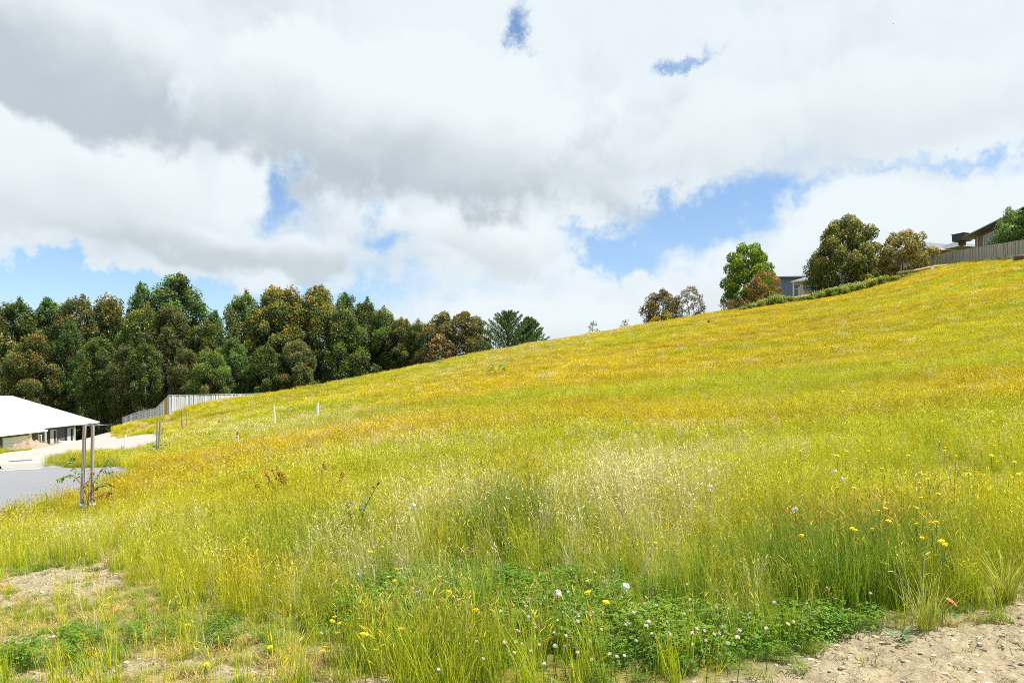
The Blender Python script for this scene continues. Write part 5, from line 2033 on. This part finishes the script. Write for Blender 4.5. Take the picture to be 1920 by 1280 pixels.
sA = stake_px(152.5, 796.5, 965, 11.9, 0.043, 'thick grey timber stake, nearer the road of the two closest stakes', px_top=158.5, rz=0.05)
sB = stake_px(172.5, 798.5, 970, 11.9, 0.041, 'pale grey timber stake on the meadow side of the closest pair', px_top=174, rz=-0.1)
stake_px(293.5, 791.5, 868, 26.5, 0.05, 'grey stake with a chipped head in the crossed middle pair', px_top=295)
stake_px(296, 790.5, 872, 26.2, 0.05, 'grey stake leaning away from the road in the crossed middle pair', px_top=300.5)
stake_px(341.5, 771.5, 812, 47, 0.06, 'thin grey stake on the road side of the farthest pair', px_top=340.8)
stake_px(351, 772, 812, 47, 0.06, 'thin grey stake on the meadow side of the farthest pair', px_top=350.5)
M_PEG = plain('white_painted_peg', (0.78, 0.78, 0.76), 0.7, 0.05, 6)
stake_px(232, 815, 850, 36, 0.06, 'white timber post at the edge of the gravel drive', px_top=235.5, mat=M_PEG, cat='post', name='white_post')
stake_px(594.5, 755, 792, 30, 0.07, 'tall white survey peg standing on the open meadow', px_top=596, mat=M_PEG, cat='peg', name='survey_peg')
stake_px(516, 760, 786, 34, 0.055, 'short leaning white survey peg left of the tall one', px_top=514, mat=M_PEG, cat='peg', name='survey_peg')
stake_px(1822, 489, 503, 90, 0.11, 'small white leaning peg before the hilltop paling fence', px_top=1819.5, mat=M_PEG, cat='peg', name='survey_peg')
stake_px(545, 818, 826, 25, 0.04, 'stub of a white peg hidden among pale weeds', mat=M_PEG, cat='peg', name='survey_peg')
# red and white marker
M_RED = plain('red_painted_tip', (0.55, 0.03, 0.02), 0.6)
M_INK = plain('blue_grey_disc', (0.10, 0.15, 0.26), 0.6)
d = 22.5
p = at(444.5, 832, d)
z0 = T(p.x, p.y)
mk = empty('marker_peg', (p.x, p.y, z0))
tag(mk, 'white marker peg with a pointed red top among pale grass', 'peg')
zt = (HZ - 809) / F * d - z0
zr = (HZ - 815.5) / F * d - z0
m = MB()
w = 0.042
m.box((-w, -0.02, -0.2), (w, 0.02, zr))
m.build('shaft', M_PEG, mk)
m = MB()
m.v = [(-w, -0.02, zr + 0.001), (w, -0.02, zr + 0.001), (w, 0.02, zr + 0.001), (-w, 0.02, zr + 0.001), (0.012, -0.006, zt), (0.02, -0.006, zt), (0.02, 0.006, zt), (0.012, 0.006, zt)]
m.f = [(0, 3, 2, 1), (4, 5, 6, 7), (0, 1, 5, 4), (1, 2, 6, 5), (2, 3, 7, 6), (3, 0, 4, 7)]
m.build('red_top', M_RED, mk)
m = MB()
m.tube([(0, -0.021, zr - 0.06), (0, -0.026, zr - 0.06)], 0.022, 12)
m.build('disc', M_INK, mk)

# white tie between the near stakes
M_TIE = plain('white_webbing', (0.66, 0.66, 0.63), 0.8, 0.15, 20)
ta, tb = at(153, 945, 11.9), at(173, 944, 11.88)
tie = empty('tree_tie', ((ta.x + tb.x) / 2, ta.y, T(ta.x, ta.y)))
tag(tie, 'white webbing tie strung between the two closest stakes', 'tie')
o0 = tie.location
random.seed(4)
m = MB()
pts = []
for k in range(13):
    t = k / 12
    q = ta.lerp(tb, t)
    pts.append(q - o0 + Vector((0, -0.05 - 0.02 * math.sin(t * 9), -0.03 * math.sin(math.pi * t) + random.gauss(0, 0.008))))
for p, q in zip(pts[:-1], pts[1:]):
    m.bar(p, q, 0.012, 0.035)
m.build('strap', M_TIE, tie)
for c, wob in ((ta, 0.0), (tb, 0.3)):
    m = MB()
    ring = [c - o0 + Vector((0.045 * math.cos(a) * 1.1, 0.045 * math.sin(a) * 1.1, 0.004 * math.sin(2 * a + wob))) for a in [i * math.pi / 6 for i in range(13)]]
    for p, q in zip(ring[:-1], ring[1:]):
        m.bar(p, q, 0.006, 0.03)
    m.build('loop', M_TIE, tie)
m = MB()
for k in range(5):
    q = pts[7] + Vector((random.gauss(0, 0.02), -0.01, random.gauss(0, 0.015)))
    m.bar(q, q + Vector((random.gauss(0, 0.04), -0.02, random.gauss(-0.03, 0.03))), 0.01, 0.02)
m.build('knot', M_TIE, tie)


# saplings
def flat_leaf(L_, W_, fold=0.15, droop=0.2):
    m = MB()
    n = 5
    for s in (-1, 1):
        prev = None
        for k in range(n + 1):
            t = k / n
            w = W_ / 2 * math.sin(math.pi * t ** 0.8) ** 0.9
            c = Vector((L_ * t, 0, -droop * L_ * t * t))
            e = c + Vector((0, s * w, fold * w))
            if prev:
                m.face([prev[0], c, e, prev[1]] if s > 0 else [prev[0], prev[1], e, c])
            prev = (c, e)
    return m


def simple_leaf_mat(name, col, trans=0.4):
    m, N, L = new_mat(name)
    N.remove(N['Principled BSDF'])
    c = N.new('ShaderNodeRGB')
    c.outputs[0].default_value = (*col, 1)
    leaf_out(N, L, c.outputs[0], trans, 0.025, 0.45)
    return m


ML_G = simple_leaf_mat('sapling_green_leaf', (0.15, 0.27, 0.06))
ML_D = simple_leaf_mat('sapling_dark_leaf', (0.08, 0.15, 0.04), 0.3)
ML_O = simple_leaf_mat('sapling_orange_leaf', (0.52, 0.22, 0.03))
ML_R = simple_leaf_mat('sapling_russet_leaf', (0.30, 0.11, 0.07))
M_TWIG = plain('red_brown_twig', (0.22, 0.11, 0.07), 0.8)
leafm = {k: flat_leaf(0.095, 0.028).mesh('leaf', mt) for k, mt in (('g', ML_G), ('d', ML_D), ('o', ML_O), ('r', ML_R))}


def sapling(base, branches, label, scale=1.0, name='sapling', seed=1):
    random.seed(seed)
    root = empty(name, base)
    tag(root, label, 'sapling')
    for br, kinds, nl in branches:
        br = [Vector(b) - root.location for b in br]
        m = MB()
        # smooth the polyline a little
        pts = [br[0]]
        for a, b in zip(br[:-1], br[1:]):
            pts += [a.lerp(b, 0.5) + Vector((0, 0, 0.012)), b]
        m.tube(pts, [0.006 * scale * (1 - 0.75 * i / (len(pts) - 1)) for i in range(len(pts))], 5)
        m.build('branch', M_TWIG, root)
        nl = int(nl * 2.3)
        for k in range(nl):
            t = min(0.99, 0.12 + 0.88 * ((k + random.random()) / nl) ** 0.8)
            i = min(int(t * (len(pts) - 1)), len(pts) - 2)
            q = pts[i].lerp(pts[i + 1], t * (len(pts) - 1) - i)
            o = link('leaf', leafm[random.choice(kinds)], None, root)
            o.location = q + Vector((random.gauss(0, 0.02), random.gauss(0, 0.02), random.gauss(0, 0.015))) * scale
            s = random.uniform(0.6, 1.25) * scale
            o.scale = (s, s, s)
            o.rotation_euler = (random.uniform(-0.8, 0.8), random.uniform(-0.3, 0.9), random.uniform(0, 6.28))
    return root


d = 11.75
g = ground_at(165, 968)
b0 = Vector((at(166, 965, d).x, d, T(at(166, 965, d).x, d)))


def q(px, py, dd=0.0):
    return at(px, py, d + dd)


sapling(b0, [
    ([b0, q(163, 930), q(150, 902, 0.1), q(138, 893, 0.1)], 'gd', 3),
    ([q(150, 905), q(133, 890, -0.1), q(120, 895, -0.15), q(108, 900, -0.2)], 'ggd', 12),
    ([q(152, 897), q(140, 878, .1), q(133, 864, .15), q(138, 857, .2)], 'ggd', 10),
    ([b0, q(166, 920), q(168, 895), q(172, 880)], 'oorg', 9),
    ([q(168, 920), q(181, 897, .1), q(194, 875, .1), q(203, 862, .2)], 'ggd', 11),
    ([q(196, 875), q(205, 884), q(208, 890)], 'gd', 4),
    ([q(167, 930), q(185, 910, -.1), q(200, 905, -.2), q(214, 914, -.2)], 'rgd', 10),
    ([q(168, 938), q(190, 928, -.1), q(207, 922, -.15)], 'rdr', 10),
    ([q(166, 928), q(176, 915, -.1), q(184, 912, -.1)], 'gg', 4),
    ([q(160, 925), q(155, 912, -.1), q(158, 906, -.1)], 'rd', 5),
], 'young leafy sapling with orange new leaves tied between the closest stakes', seed=5)
d = 26.4
bx = at(294, 868, d)
b0 = Vector((bx.x, d, T(bx.x, d)))
sapling(b0, [
    ([b0, q(291, 850), q(284, 842), q(277, 852, -.2)], 'gd', 12),
    ([q(292, 848), q(283, 846), q(272, 858, -.2)], 'gd', 12),
    ([b0, q(293, 846), q(290, 836), q(285, 832)], 'gd', 10),
    ([b0, q(298, 848), q(304, 838), q(306, 832, .2)], 'gd', 12),
    ([q(298, 848), q(303, 843), q(309, 845)], 'gd', 8),
], 'low dark leaved sapling beside the crossed middle stakes', scale=1.5, seed=6)
d = 35.5
bx = at(230, 850, d)
b0 = Vector((bx.x, d, T(bx.x, d)))
sapling(b0, [([b0, q(230, 845), q(228, 836)], 'grd', 8), ([b0, q(233, 846), q(231, 834)], 'grd', 7)], 'tiny sapling at the foot of the white post', scale=1.4, seed=7)

# ================================================================== weeds with a shape of their own
M_DOCK = plain('red_brown_seed', (0.36, 0.10, 0.035), 0.9, 0.3, 30)
M_DSTEM = plain('dark_weed_stem', (0.12, 0.12, 0.05), 0.9)
M_WLEAF = simple_leaf_mat('weed_green_leaf', (0.09, 0.22, 0.04))
M_GLEAF = simple_leaf_mat('grey_green_leaf', (0.13, 0.21, 0.08))


def dock(base, stems, label, colour=M_DOCK, seed=1, head=0.5):
    random.seed(seed)
    root = empty('dock_plant', base)
    tag(root, label, 'weed')
    o0 = root.location
    for tip, foot in stems:
        a, b = Vector(foot) - o0, Vector(tip) - o0
        m = MB()
        m.tube([a, a.lerp(b, 0.5), b], [0.005, 0.004, 0.002], 4)
        st = m.build('stem', M_DSTEM, root)
        m = MB()
        L_ = (b - a).length
        for k in range(110):
            t = 1 - max(head, 0.6) * random.random()
            c = a.lerp(b, t) + Vector((random.gauss(0, .012), random.gauss(0, .012), random.gauss(0, .008)))
            s = random.uniform(0.005, 0.012)
            e = Vector((random.gauss(0, 1), random.gauss(0, 1), random.gauss(0, 1))).normalized() * s
            f = e.cross(Vector((random.gauss(0, 1), random.gauss(0, 1), random.gauss(0, 1)))).normalized() * s
            m.face([c - e, c + f, c + e, c - f])
        m.build('seed_spike', colour, root)['kind'] = 'stuff'
    return root


def near_pt(px, py, d):
    return at(px, py, d)


d = 9.9
f = ground_at(548, 948)
d = f.y
dock(f, [(at(466, 892, d + .2), at(520, 948, d)), (at(476, 910, d), at(524, 948, d)), (at(495, 882, d), at(535, 948, d)), (at(510, 880, d), at(540, 948, d)), (at(518, 878, d), at(545, 948, d)), (at(527, 884, d), at(548, 948, d)), (at(533, 892, d), at(550, 948, d)), (at(546, 915, d), at(552, 948, d)), (at(502, 905, d), at(535, 948, d))],
     'clump of red brown dock stems leaning towards the road', seed=2)
f = ground_at(632, 940)
d = f.y
dock(f, [(at(642, 884, d), at(634, 940, d)), (at(639, 896, d), at(632, 940, d)), (at(630, 915, d), at(630, 940, d)), (at(625, 925, d), at(628, 942, d))], 'small red dock spike right of the leaning dock clump', seed=3)
f = ground_at(600, 925)
d = f.y
dock(f, [(at(607, 866, d), at(600, 925, d)), (at(612, 872, d), at(601, 925, d)), (at(592, 878, d), at(598, 925, d)), (at(630, 876, d), at(603, 925, d))], 'dark thin stemmed dock behind the red dock clumps', colour=plain('dark_seed', (0.19, 0.09, 0.04), 0.9), seed=4)
for px, pt, pb, lab in ((801, 752, 773, 'upright rust coloured dock stalk on the orange streak of the meadow'), (411, 788, 806, 'brown dock stalk on the green bank above the marker peg'), (644, 740, 755, 'reddish dock tuft high on the meadow above the tall white peg'), (724, 770, 785, 'thin rust stalk left of the upright dock stalk'), (1329, 600, 612, 'brown dock tuft on the upper slope below the bronze bush')):
    f = ground_at(px, pb)
    d = f.y
    sp = 3 if pb > 700 else 2
    dock(f, [(at(px + random.uniform(-2, 2) * k, pt + 2 * abs(k), d), at(px + k, pb + 2, d)) for k in (-1, 0, 1)], lab, seed=int(px), head=0.75)
    for ch in bpy.data.objects[-1:]:
        pass
# thicken far docks
for o in [o for o in COL.objects if o.name.startswith('dock_plant') and o.location.y > 14]:
    for ch in o.children:
        if ch.name.startswith('seed_spike'):
            c = np.empty(len(ch.data.vertices) * 3)
            ch.data.vertices.foreach_get('co', c)
            c = c.reshape(-1, 4, 3)
            mid = c.mean(1, keepdims=True)
            ch.data.vertices.foreach_set('co', (mid + (c - mid) * 0.22 * o.location.y / 3).ravel())


def broad_weed(base, leaves, spikes, label, mat=M_WLEAF, size=0.16, seed=1, spread=0.16, hgt_=0.25, name='broadleaf_weed'):
    random.seed(seed)
    root = empty(name, base)
    tag(root, label, 'weed')
    lm = flat_leaf(size, size * 0.32, 0.2, 0.35).mesh('leaf', mat)
    for k in range(leaves):
        o = link('leaf', lm, None, root)
        a = k * 2.4 + random.uniform(-.4, .4)
        z_ = hgt_ * random.random()
        o.location = (spread * 0.35 * math.cos(a), spread * 0.35 * math.sin(a), z_ + 0.02)
        s = random.uniform(0.7, 1.3)
        o.scale = (s, s, s)
        o.rotation_euler = (random.uniform(-.3, .3), random.uniform(-0.9, 0.1), a)
    for (dx_, h_) in spikes:
        m = MB()
        m.tube([(0, 0, 0), (dx_ * 0.4, 0, h_ * 0.6), (dx_, 0, h_)], [0.005, 0.004, 0.002], 5)
        for k in range(16):
            t = 0.4 + 0.6 * random.random()
            c = Vector((dx_ * t ** 1.5, 0, h_ * t))
            e = Vector((random.gauss(0, 1), random.gauss(0, 1), 0.6)).normalized() * 0.035
            f_ = e.cross(Vector((random.gauss(0, 1), random.gauss(0, 1), 1))).normalized() * 0.008
            m.face([c, c + e * .5 + f_, c + e, c + e * .5 - f_])
        m.build('stem', M_DSTEM if len(spikes) > 1 else mat, root)
    return root


f = ground_at(664, 1035)
broad_weed(f, 44, [(0.22, 0.62), (0.1, 0.42), (-0.05, 0.4)], 'dark stemmed thistle with grey green leaves in the near meadow', M_GLEAF, 0.09, 3, 0.3, 0.42, 'thistle_plant')
f = ground_at(936, 712)
broad_weed(f, 40, [(0.1, 1.1)], 'small bright green bushy weed alone high on the meadow', M_WLEAF, 0.42, 4, 0.9, 0.9)
f = ground_at(822, 688)
broad_weed(f, 26, [(0.0, 1.6)], 'bright green upright weed on the crest below the rust tinted tree', M_WLEAF, 0.42, 5, 0.5, 1.1)
f = ground_at(1688, 1208)
broad_weed(f, 12, [], 'grey green rosette weed at the edge of the bare soil', M_GLEAF, 0.06, 6, 0.08, 0.03, 'rosette_weed')
f = ground_at(1780, 1172)
broad_weed(f, 10, [], 'small green rosette weed by the red leaf', M_WLEAF, 0.045, 7, 0.08, 0.03, 'rosette_weed')
f = ground_at(210, 1262)
broad_weed(f, 14, [], 'flat grey green rosette on the bare strip at the bottom edge', M_GLEAF, 0.055, 8, 0.1, 0.03, 'rosette_weed')
f = ground_at(1772, 1140, 0.03)
m = flat_leaf(0.075, 0.035, 0.3, 0.1)
o = m.build('fallen_leaf', simple_leaf_mat('orange_red_leaf', (0.62, 0.13, 0.02)), None, f + Vector((0, 0, 0.09)))
o.rotation_euler = (0.2, 0.5, 5.6)
tag(o, 'bright orange red leaf above the bare soil edge', 'leaf')

# dry grass tussocks on the soil edge
M_TUS = M_GRASS


def tussock(px, py, n, h, label, seed, col=(0.30, 0.36, 0.03), tipc=(0.60, 0.50, 0.10)):
    random.seed(seed)
    f = ground_at(px, py)
    m = MB()
    cols = []
    V_, F_, C_ = [], [], []
    for k in range(n):
        b = rdisc(0.045)
        V0, F0, T0 = blade_pts(b, math.atan2(b[1], b[0]) + random.gauss(0, 0.5), h * random.uniform(0.4, 1.1), 0.005, random.uniform(0.15, 0.75), 4, random.uniform(0, 0.25))
        i = len(V_)
        V_ += V0
        F_ += [tuple(i + q_ for q_ in ff) for ff in F0]
        r_ = random.uniform(0.75, 1.25)
        mixk = random.random()
        C_ += [tuple(((1 - t * mixk) * np.array(col) + t * mixk * np.array(tipc)) * r_) for t in T0]
    me = bpy.data.meshes.new('grass_tussock')
    me.from_pydata(V_, [], F_)
    a = me.color_attributes.new('tint', 'FLOAT_COLOR', 'POINT')
    a.data.foreach_set('color', np.array([(*c, 1) for c in C_], np.float32).ravel())
    me.materials.append(M_TUSS)
    return tag(link('grass_tussock', me, None, None, f - Vector((0, 0, 0.01))), label, 'grass tussock')


M_TUSS = leaf_mat('tussock_blades', trans=0.35, gloss=0.04, objvar=0.05)
tussock(1738, 1186, 90, 0.34, 'upright yellow green tussock rooted at the soil edge', 11)
tussock(1885, 1132, 130, 0.34, 'largest spreading tussock on the soil edge at the photo side', 12)
tussock(1815, 1232, 12, 0.08, 'tiny sprouting tuft alone on the bare soil', 13, (0.22, 0.26, 0.05))
tussock(1626, 1244, 14, 0.08, 'small thin tuft on the bare soil near the meadow', 14, (0.25, 0.28, 0.06))
tussock(205, 1065, 60, 0.3, 'straw coloured tussock behind the bare patch at the road side', 15, (0.55, 0.45, 0.18), (0.72, 0.62, 0.30))
tussock(1030, 1030, 70, 0.42, 'blue green grass clump in the middle of the pale grass', 16, (0.16, 0.27, 0.09), (0.35, 0.42, 0.16))
tussock(790, 1262, 110, 0.24, 'bright green fine grass clump at the bottom edge', 17, (0.22, 0.36, 0.05), (0.36, 0.45, 0.06))
tussock(150, 1268, 60, 0.10, 'short emerald grass clump in the bottom corner', 18, (0.08, 0.24, 0.03), (0.15, 0.32, 0.05))

# ================================================================== flowers
M_YEL = plain('yellow_petal', (0.85, 0.66, 0.006), 0.6)
M_FSTEM = simple_leaf_mat('flower_stem_green', (0.14, 0.22, 0.04))
M_CLOVER = plain('clover_white_petal', (0.74, 0.68, 0.62), 0.8)
M_CLOVERB = plain('clover_faded_petal', (0.36, 0.20, 0.12), 0.8)
M_CLOCK = plain('seed_fluff', (0.72, 0.70, 0.64), 0.9)


def yellow_head():
    m = MB()
    random.seed(40)
    for ring, (n, r0, r1, z) in enumerate(((14, 0.003, 0.021, 0.0), (12, 0.002, 0.016, 0.004), (8, 0.0, 0.010, 0.007))):
        for k in range(n):
            a = 2 * math.pi * (k + 0.3 * ring) / n + random.gauss(0, 0.08)
            c, s = math.cos(a), math.sin(a)
            w = 0.0032
            rr_ = r1 * random.uniform(0.88, 1.08)
            zz = z + 0.004 + random.uniform(-.001, .002)
            m.face([(r0 * c, r0 * s, z), (rr_ * .8 * c - w * s, rr_ * .8 * s + w * c, zz), (rr_ * c, rr_ * s, zz), (rr_ * .8 * c + w * s, rr_ * .8 * s - w * c, zz)])
    m.tube([(0, 0, -0.012), (0, 0, -0.002), (0, 0, 0.003)], [0.004, 0.008, 0.008], 7)
    return m.mesh('flower_head', M_YEL)


def clover_head(mat, s, seed):
    m = MB()
    random.seed(seed)
    for k in range(60):
        d_ = Vector((random.gauss(0, 1), random.gauss(0, 1), random.gauss(0.35, 1))).normalized()
        if d_.z < -0.5:
            continue
        a = d_.cross(Vector((random.gauss(0, 1), random.gauss(0, 1), random.gauss(0, 1)))).normalized() * 0.0016 * s
        p = d_ * 0.003 * s
        e = d_ * 0.0095 * s * random.uniform(0.85, 1.1) + Vector((0, 0, 0.001))
        m.face([p - a, e - a * 1.4, e * 1.06, e + a * 1.4])
    m.tube([(0, 0, -0.004 * s), (0, 0, 0), (0, 0, 0.004 * s)], [0.003 * s, 0.006 * s, 0.003 * s], 6)
    return m.mesh('flower_head', mat)


def clock_head():
    m = MB()
    random.seed(44)
    for k in range(110):
        d_ = Vector((random.gauss(0, 1), random.gauss(0, 1), random.gauss(0.1, 1))).normalized()
        a = d_.cross(Vector((random.gauss(0, 1), random.gauss(0, 1), random.gauss(0, 1)))).normalized() * 0.004
        b = d_.cross(a).normalized() * 0.004
        e = d_ * 0.019
        m.face([e - a, e - b, e + a, e + b])
    m.tube([(0, 0, -0.006), (0, 0, 0), (0, 0, 0.005)], [0.004, 0.006, 0.003], 6)
    return m.mesh('seed_head', M_CLOCK)


def stem_mesh():
    m = MB()
    m.tube([(0, 0, -0.03), (0.012, 0.0, 0.5), (0, 0, 1.0)], [0.0022, 0.0018, 0.0015], 5)
    return m.mesh('stem', M_FSTEM)


YH, CK, ST = yellow_head(), clock_head(), stem_mesh()
CLV = [clover_head(M_CLOVER, s, 50 + i) for i, s in enumerate((0.9, 1.1, 1.0))] + [clover_head(M_CLOVERB, 0.95, 60)]


def flower(name, head, px, py, h, label, cat, group, s=1.0, tilt=0.35):
    f = ground_at(px, py, h)
    root = empty(name, f)
    tag(root, label, cat, group)
    st = link('stem', ST, None, root)
    st.scale = (1, 1, h)
    st.rotation_euler = (0, 0, random.uniform(0, 6.28))
    hd = link('flower_head' if head is not CK else 'seed_head', head, None, root)
    hd.location = (0, 0, h)
    hd.scale = (s, s, s)
    hd.rotation_euler = (random.gauss(-0.05, tilt * 0.5), random.gauss(0.1, tilt * 0.5), random.uniform(0, 6.28))
    return root


random.seed(31)
YA = [(1569.5, 915), (1601.6, 916), (1645, 917.5), (1690, 921), (1694.5, 926.5), (1727, 934), (1759, 927.6), (1724, 906), (1740.6, 898), (1790, 895.6), (1663, 943.7), (1660, 954), (1648.4, 958.6), (1718.7, 953), (1665.6, 978.4), (1718, 982.6), (1747.6, 980), (1756, 979), (1747.6, 994.8), (1597.6, 991), (1603.6, 994.8), (1635.6, 992.8), (1503, 1004.5), (1728.6, 1010), (1765.6, 1016.4), (1772.6, 1021.9)]
for px, py in YA:
    flower('yellow_flower', YH, px, py, random.uniform(0.40, 0.5), 'yellow daisy like flower over the tall green grass by the bare soil', 'flower', 'yellow flowers over the tall green grass', random.uniform(0.6, 0.95))
YB = [(716.7, 1026), (743, 1068), (740, 1090), (824, 1081.7), (841.7, 1111), (892, 1144), (1103, 1112), (1136, 1131), (752.7, 1181.7), (681.7, 1190.7), (675.7, 1162.7), (1228, 1018), (695, 1036)]
for px, py in YB:
    flower('yellow_flower', YH, px, py, random.uniform(0.2, 0.3), 'yellow flower growing around the white clover patch', 'flower', 'yellow flowers around the clover patch', random.uniform(0.75, 1.0))
YC = [(633, 1143), (628, 1158), (610, 1153), (623, 1166), (636.7, 1169), (632, 1187), (610, 1214), (605, 1223), (386.7, 1246), (330, 1119), (628, 1097), (474, 1094), (460.7, 1127), (353, 1172.7), (506.7, 1214)]
for px, py in YC:
    flower('yellow_flower', YH, px, py, random.uniform(0.06, 0.14), 'small yellow flower in the short grass on the road side', 'flower', 'yellow flowers in the short grass', random.uniform(0.6, 0.85))
n = 0
while n < 64:
    px, py = random.uniform(1420, 1915), random.uniform(690, 895)
    if random.random() > ((px - 1350) / 560) ** 1.3 * (0.35 + 0.65 * (py - 690) / 200):
        continue
    flower('yellow_flower', YH, px, py, random.uniform(0.28, 0.4), 'small yellow flower scattered over the sunny slope at the photo side', 'flower', 'yellow flowers on the slope', random.uniform(0.9, 1.3))
    n += 1
WC = [(1045, 1113, 'nearest fluffy white seed clock, at the clover patch'), (1173, 1100, 'pale brown tinged seed clock right of the nearest one'), (1845, 698, 'white seed clock highest at the photo side'), (1791, 726, 'white seed clock just below the highest one'), (1700, 736, 'white seed clock left of the pair at the photo side'), (1565, 884, 'white seed clock above the tall green grass'), (1581, 899, 'lower one of two seed clocks above the tall green grass'), (1490, 955, 'white seed clock left of the tall green grass'), (1308, 804, 'lone white seed clock on the middle slope'), (1331, 912, 'white seed clock before the pale patch'), (1482, 729, 'lone white seed clock far up the slope'), (1410, 694, 'faint seed clock far up the slope, left of another'), (1463, 653, 'topmost faint seed clock on the slope'), (775, 948, 'white seed clock left of the pale grass')]
for px, py, lab in WC:
    flower('seed_clock', CK, px, py, 0.34 if py < 1000 else 0.24, lab, 'seed head', 'white seed clocks', 1.15)
random.seed(33)
n = 0
while n < 190:
    k = random.random()
    if k < 0.62:
        px, py = random.gauss(1010, 190), random.gauss(1165, 45)
    elif k < 0.8:
        px, py = random.gauss(1310, 130), random.gauss(1190, 35)
    elif k < 0.92:
        px, py = random.gauss(790, 70), random.gauss(1105, 40)
    else:
        px, py = random.gauss(1560, 110), random.gauss(1125, 30)
    if py > 1262 or py < 1050:
        continue
    gp_ = ground_at(px, py, 0.15)
    if zones(np.array([gp_.x]), np.array([gp_.y]), np.array([gp_.z]))['dirt'][0] > 0.25:
        continue
    kind = random.choice([0, 1, 2, 0, 1, 3])
    flower('clover_flower', CLV[kind], px, py, random.uniform(0.12, 0.19), 'round white clover flower in the near green patch' if kind < 3 else 'faded brown clover flower in the near green patch', 'flower', 'white clover flowers' if kind < 3 else 'faded clover flowers', random.uniform(0.65, 1.0))
    n += 1

# ================================================================== clods and litter on the bare soil
def clod(seed):
    random.seed(seed)
    bm = bmesh.new()
    bmesh.ops.create_icosphere(bm, subdivisions=1, radius=1)
    for v in bm.verts:
        v.co *= random.uniform(0.6, 1.15)
        v.co.z *= 0.6
    me = bpy.data.meshes.new('clod')
    bm.to_mesh(me)
    bm.free()
    a = me.color_attributes.new('gb', 'FLOAT_COLOR', 'POINT')
    a.data.foreach_set('color', np.tile(np.array([0, 0, random.random(), 1], np.float32), len(me.vertices)))
    me.materials.append(M_CLOD)
    return me


def litter(seed):
    random.seed(seed)
    t = Tuft()
    for k in range(3):
        a = random.uniform(0, 6.28)
        L_ = random.uniform(0.02, 0.07)
        c, s = math.cos(a), math.sin(a)
        w = random.uniform(0.001, 0.003)
        b = rdisc(0.03)
        t.add([(b[0] - s * w, b[1] + c * w, 0.003), (b[0] + s * w, b[1] - c * w, 0.004), (b[0] + c * L_, b[1] + s * L_, random.uniform(0.004, 0.02))], [(0, 1, 2)], [(0, 0, random.random())] * 3)
    me = t.mesh('litter', M_CLOD)
    return me


M_CLOD = grass_mat('soil_clods', 0.0, 0.0)
cp = [clod(700 + k) for k in range(4)] + [litter(710 + k) for k in range(4)]
rng = np.random.default_rng(55)
n = 60000
y = np.sqrt(rng.uniform(2.3 ** 2, 9.0 ** 2, n))
x = rng.uniform(-1, 1, n) * (0.72 * y + 0.3)
z = terrain(x, y)
Z = zones(x, y, z)
kp_ = rng.random(n) < Z['dirt'] * 0.8 * np.where(y < 5.2, 1.0, 0.5)
x, y, z = x[kp_], y[kp_], z[kp_]
n = len(x)
isl = rng.random(n) < 0.42
z = z + (fbm(x * 3, y * 3, 71, 3) - 0.5) * 0.06 + (fbm(x * 14, y * 14, 73, 3) - 0.5) * 0.04
s = np.where(isl, rng.uniform(0.6, 1.4, n), 0.003 + 0.017 * rng.random(n) ** 3.2)
ix = np.where(isl, 4 + rng.integers(0, 4, n), rng.integers(0, 4, n))
tone = rng.uniform(0.6, 1.05, n)[:, None]
c1 = np.where(isl[:, None], np.where(rng.random(n)[:, None] < 0.55, np.array([[0.11, 0.085, 0.05]]), np.array([[0.45, 0.36, 0.18]])), np.array([[0.42, 0.345, 0.245]])) * tone
scatter('soil_clods', 'crumbs of dry soil and dead straw lying on the bare ground', 'soil', cp, np.stack([x, y, z + 0.002], 1), np.stack([np.zeros(n), np.zeros(n), rng.uniform(0, 6.28, n)], 1), np.stack([s, s, s], 1), ix, c1, c1)

# ================================================================== two birds far up
M_BIRD = plain('dark_feathers', (0.09, 0.09, 0.10), 0.9)


def bird(px, py, d, tilt, label):
    p = at(px, py, d)
    root = empty('bird', p, 0)
    root.rotation_euler = (0.2, tilt, 0.15)
    tag(root, label, 'bird')
    m = MB()
    m.tube([(0, -0.16, 0), (0, -0.08, 0.01), (0, 0.05, 0.0), (0, 0.16, 0.0), (0, 0.26, 0)], [0.01, 0.035, 0.05, 0.03, 0.008], 8)
    m.build('body', M_BIRD, root, smooth=True)
    for s in (-1, 1):
        m = MB()
        m.face([(0.03 * s, -0.07, 0.02), (0.2 * s, -0.09, 0.05), (0.2 * s, 0.05, 0.05), (0.03 * s, 0.06, 0.02)])
        m.face([(0.2 * s, -0.09, 0.05), (0.42 * s, 0.02, 0.02), (0.2 * s, 0.05, 0.05)])
        m.build('wing', M_BIRD, root)


bird(1675, 45, 150, -0.6, 'tiny dark bird highest in the sky')
bird(1795, 280, 120, -0.25, 'tiny dark bird low over the hilltop house')
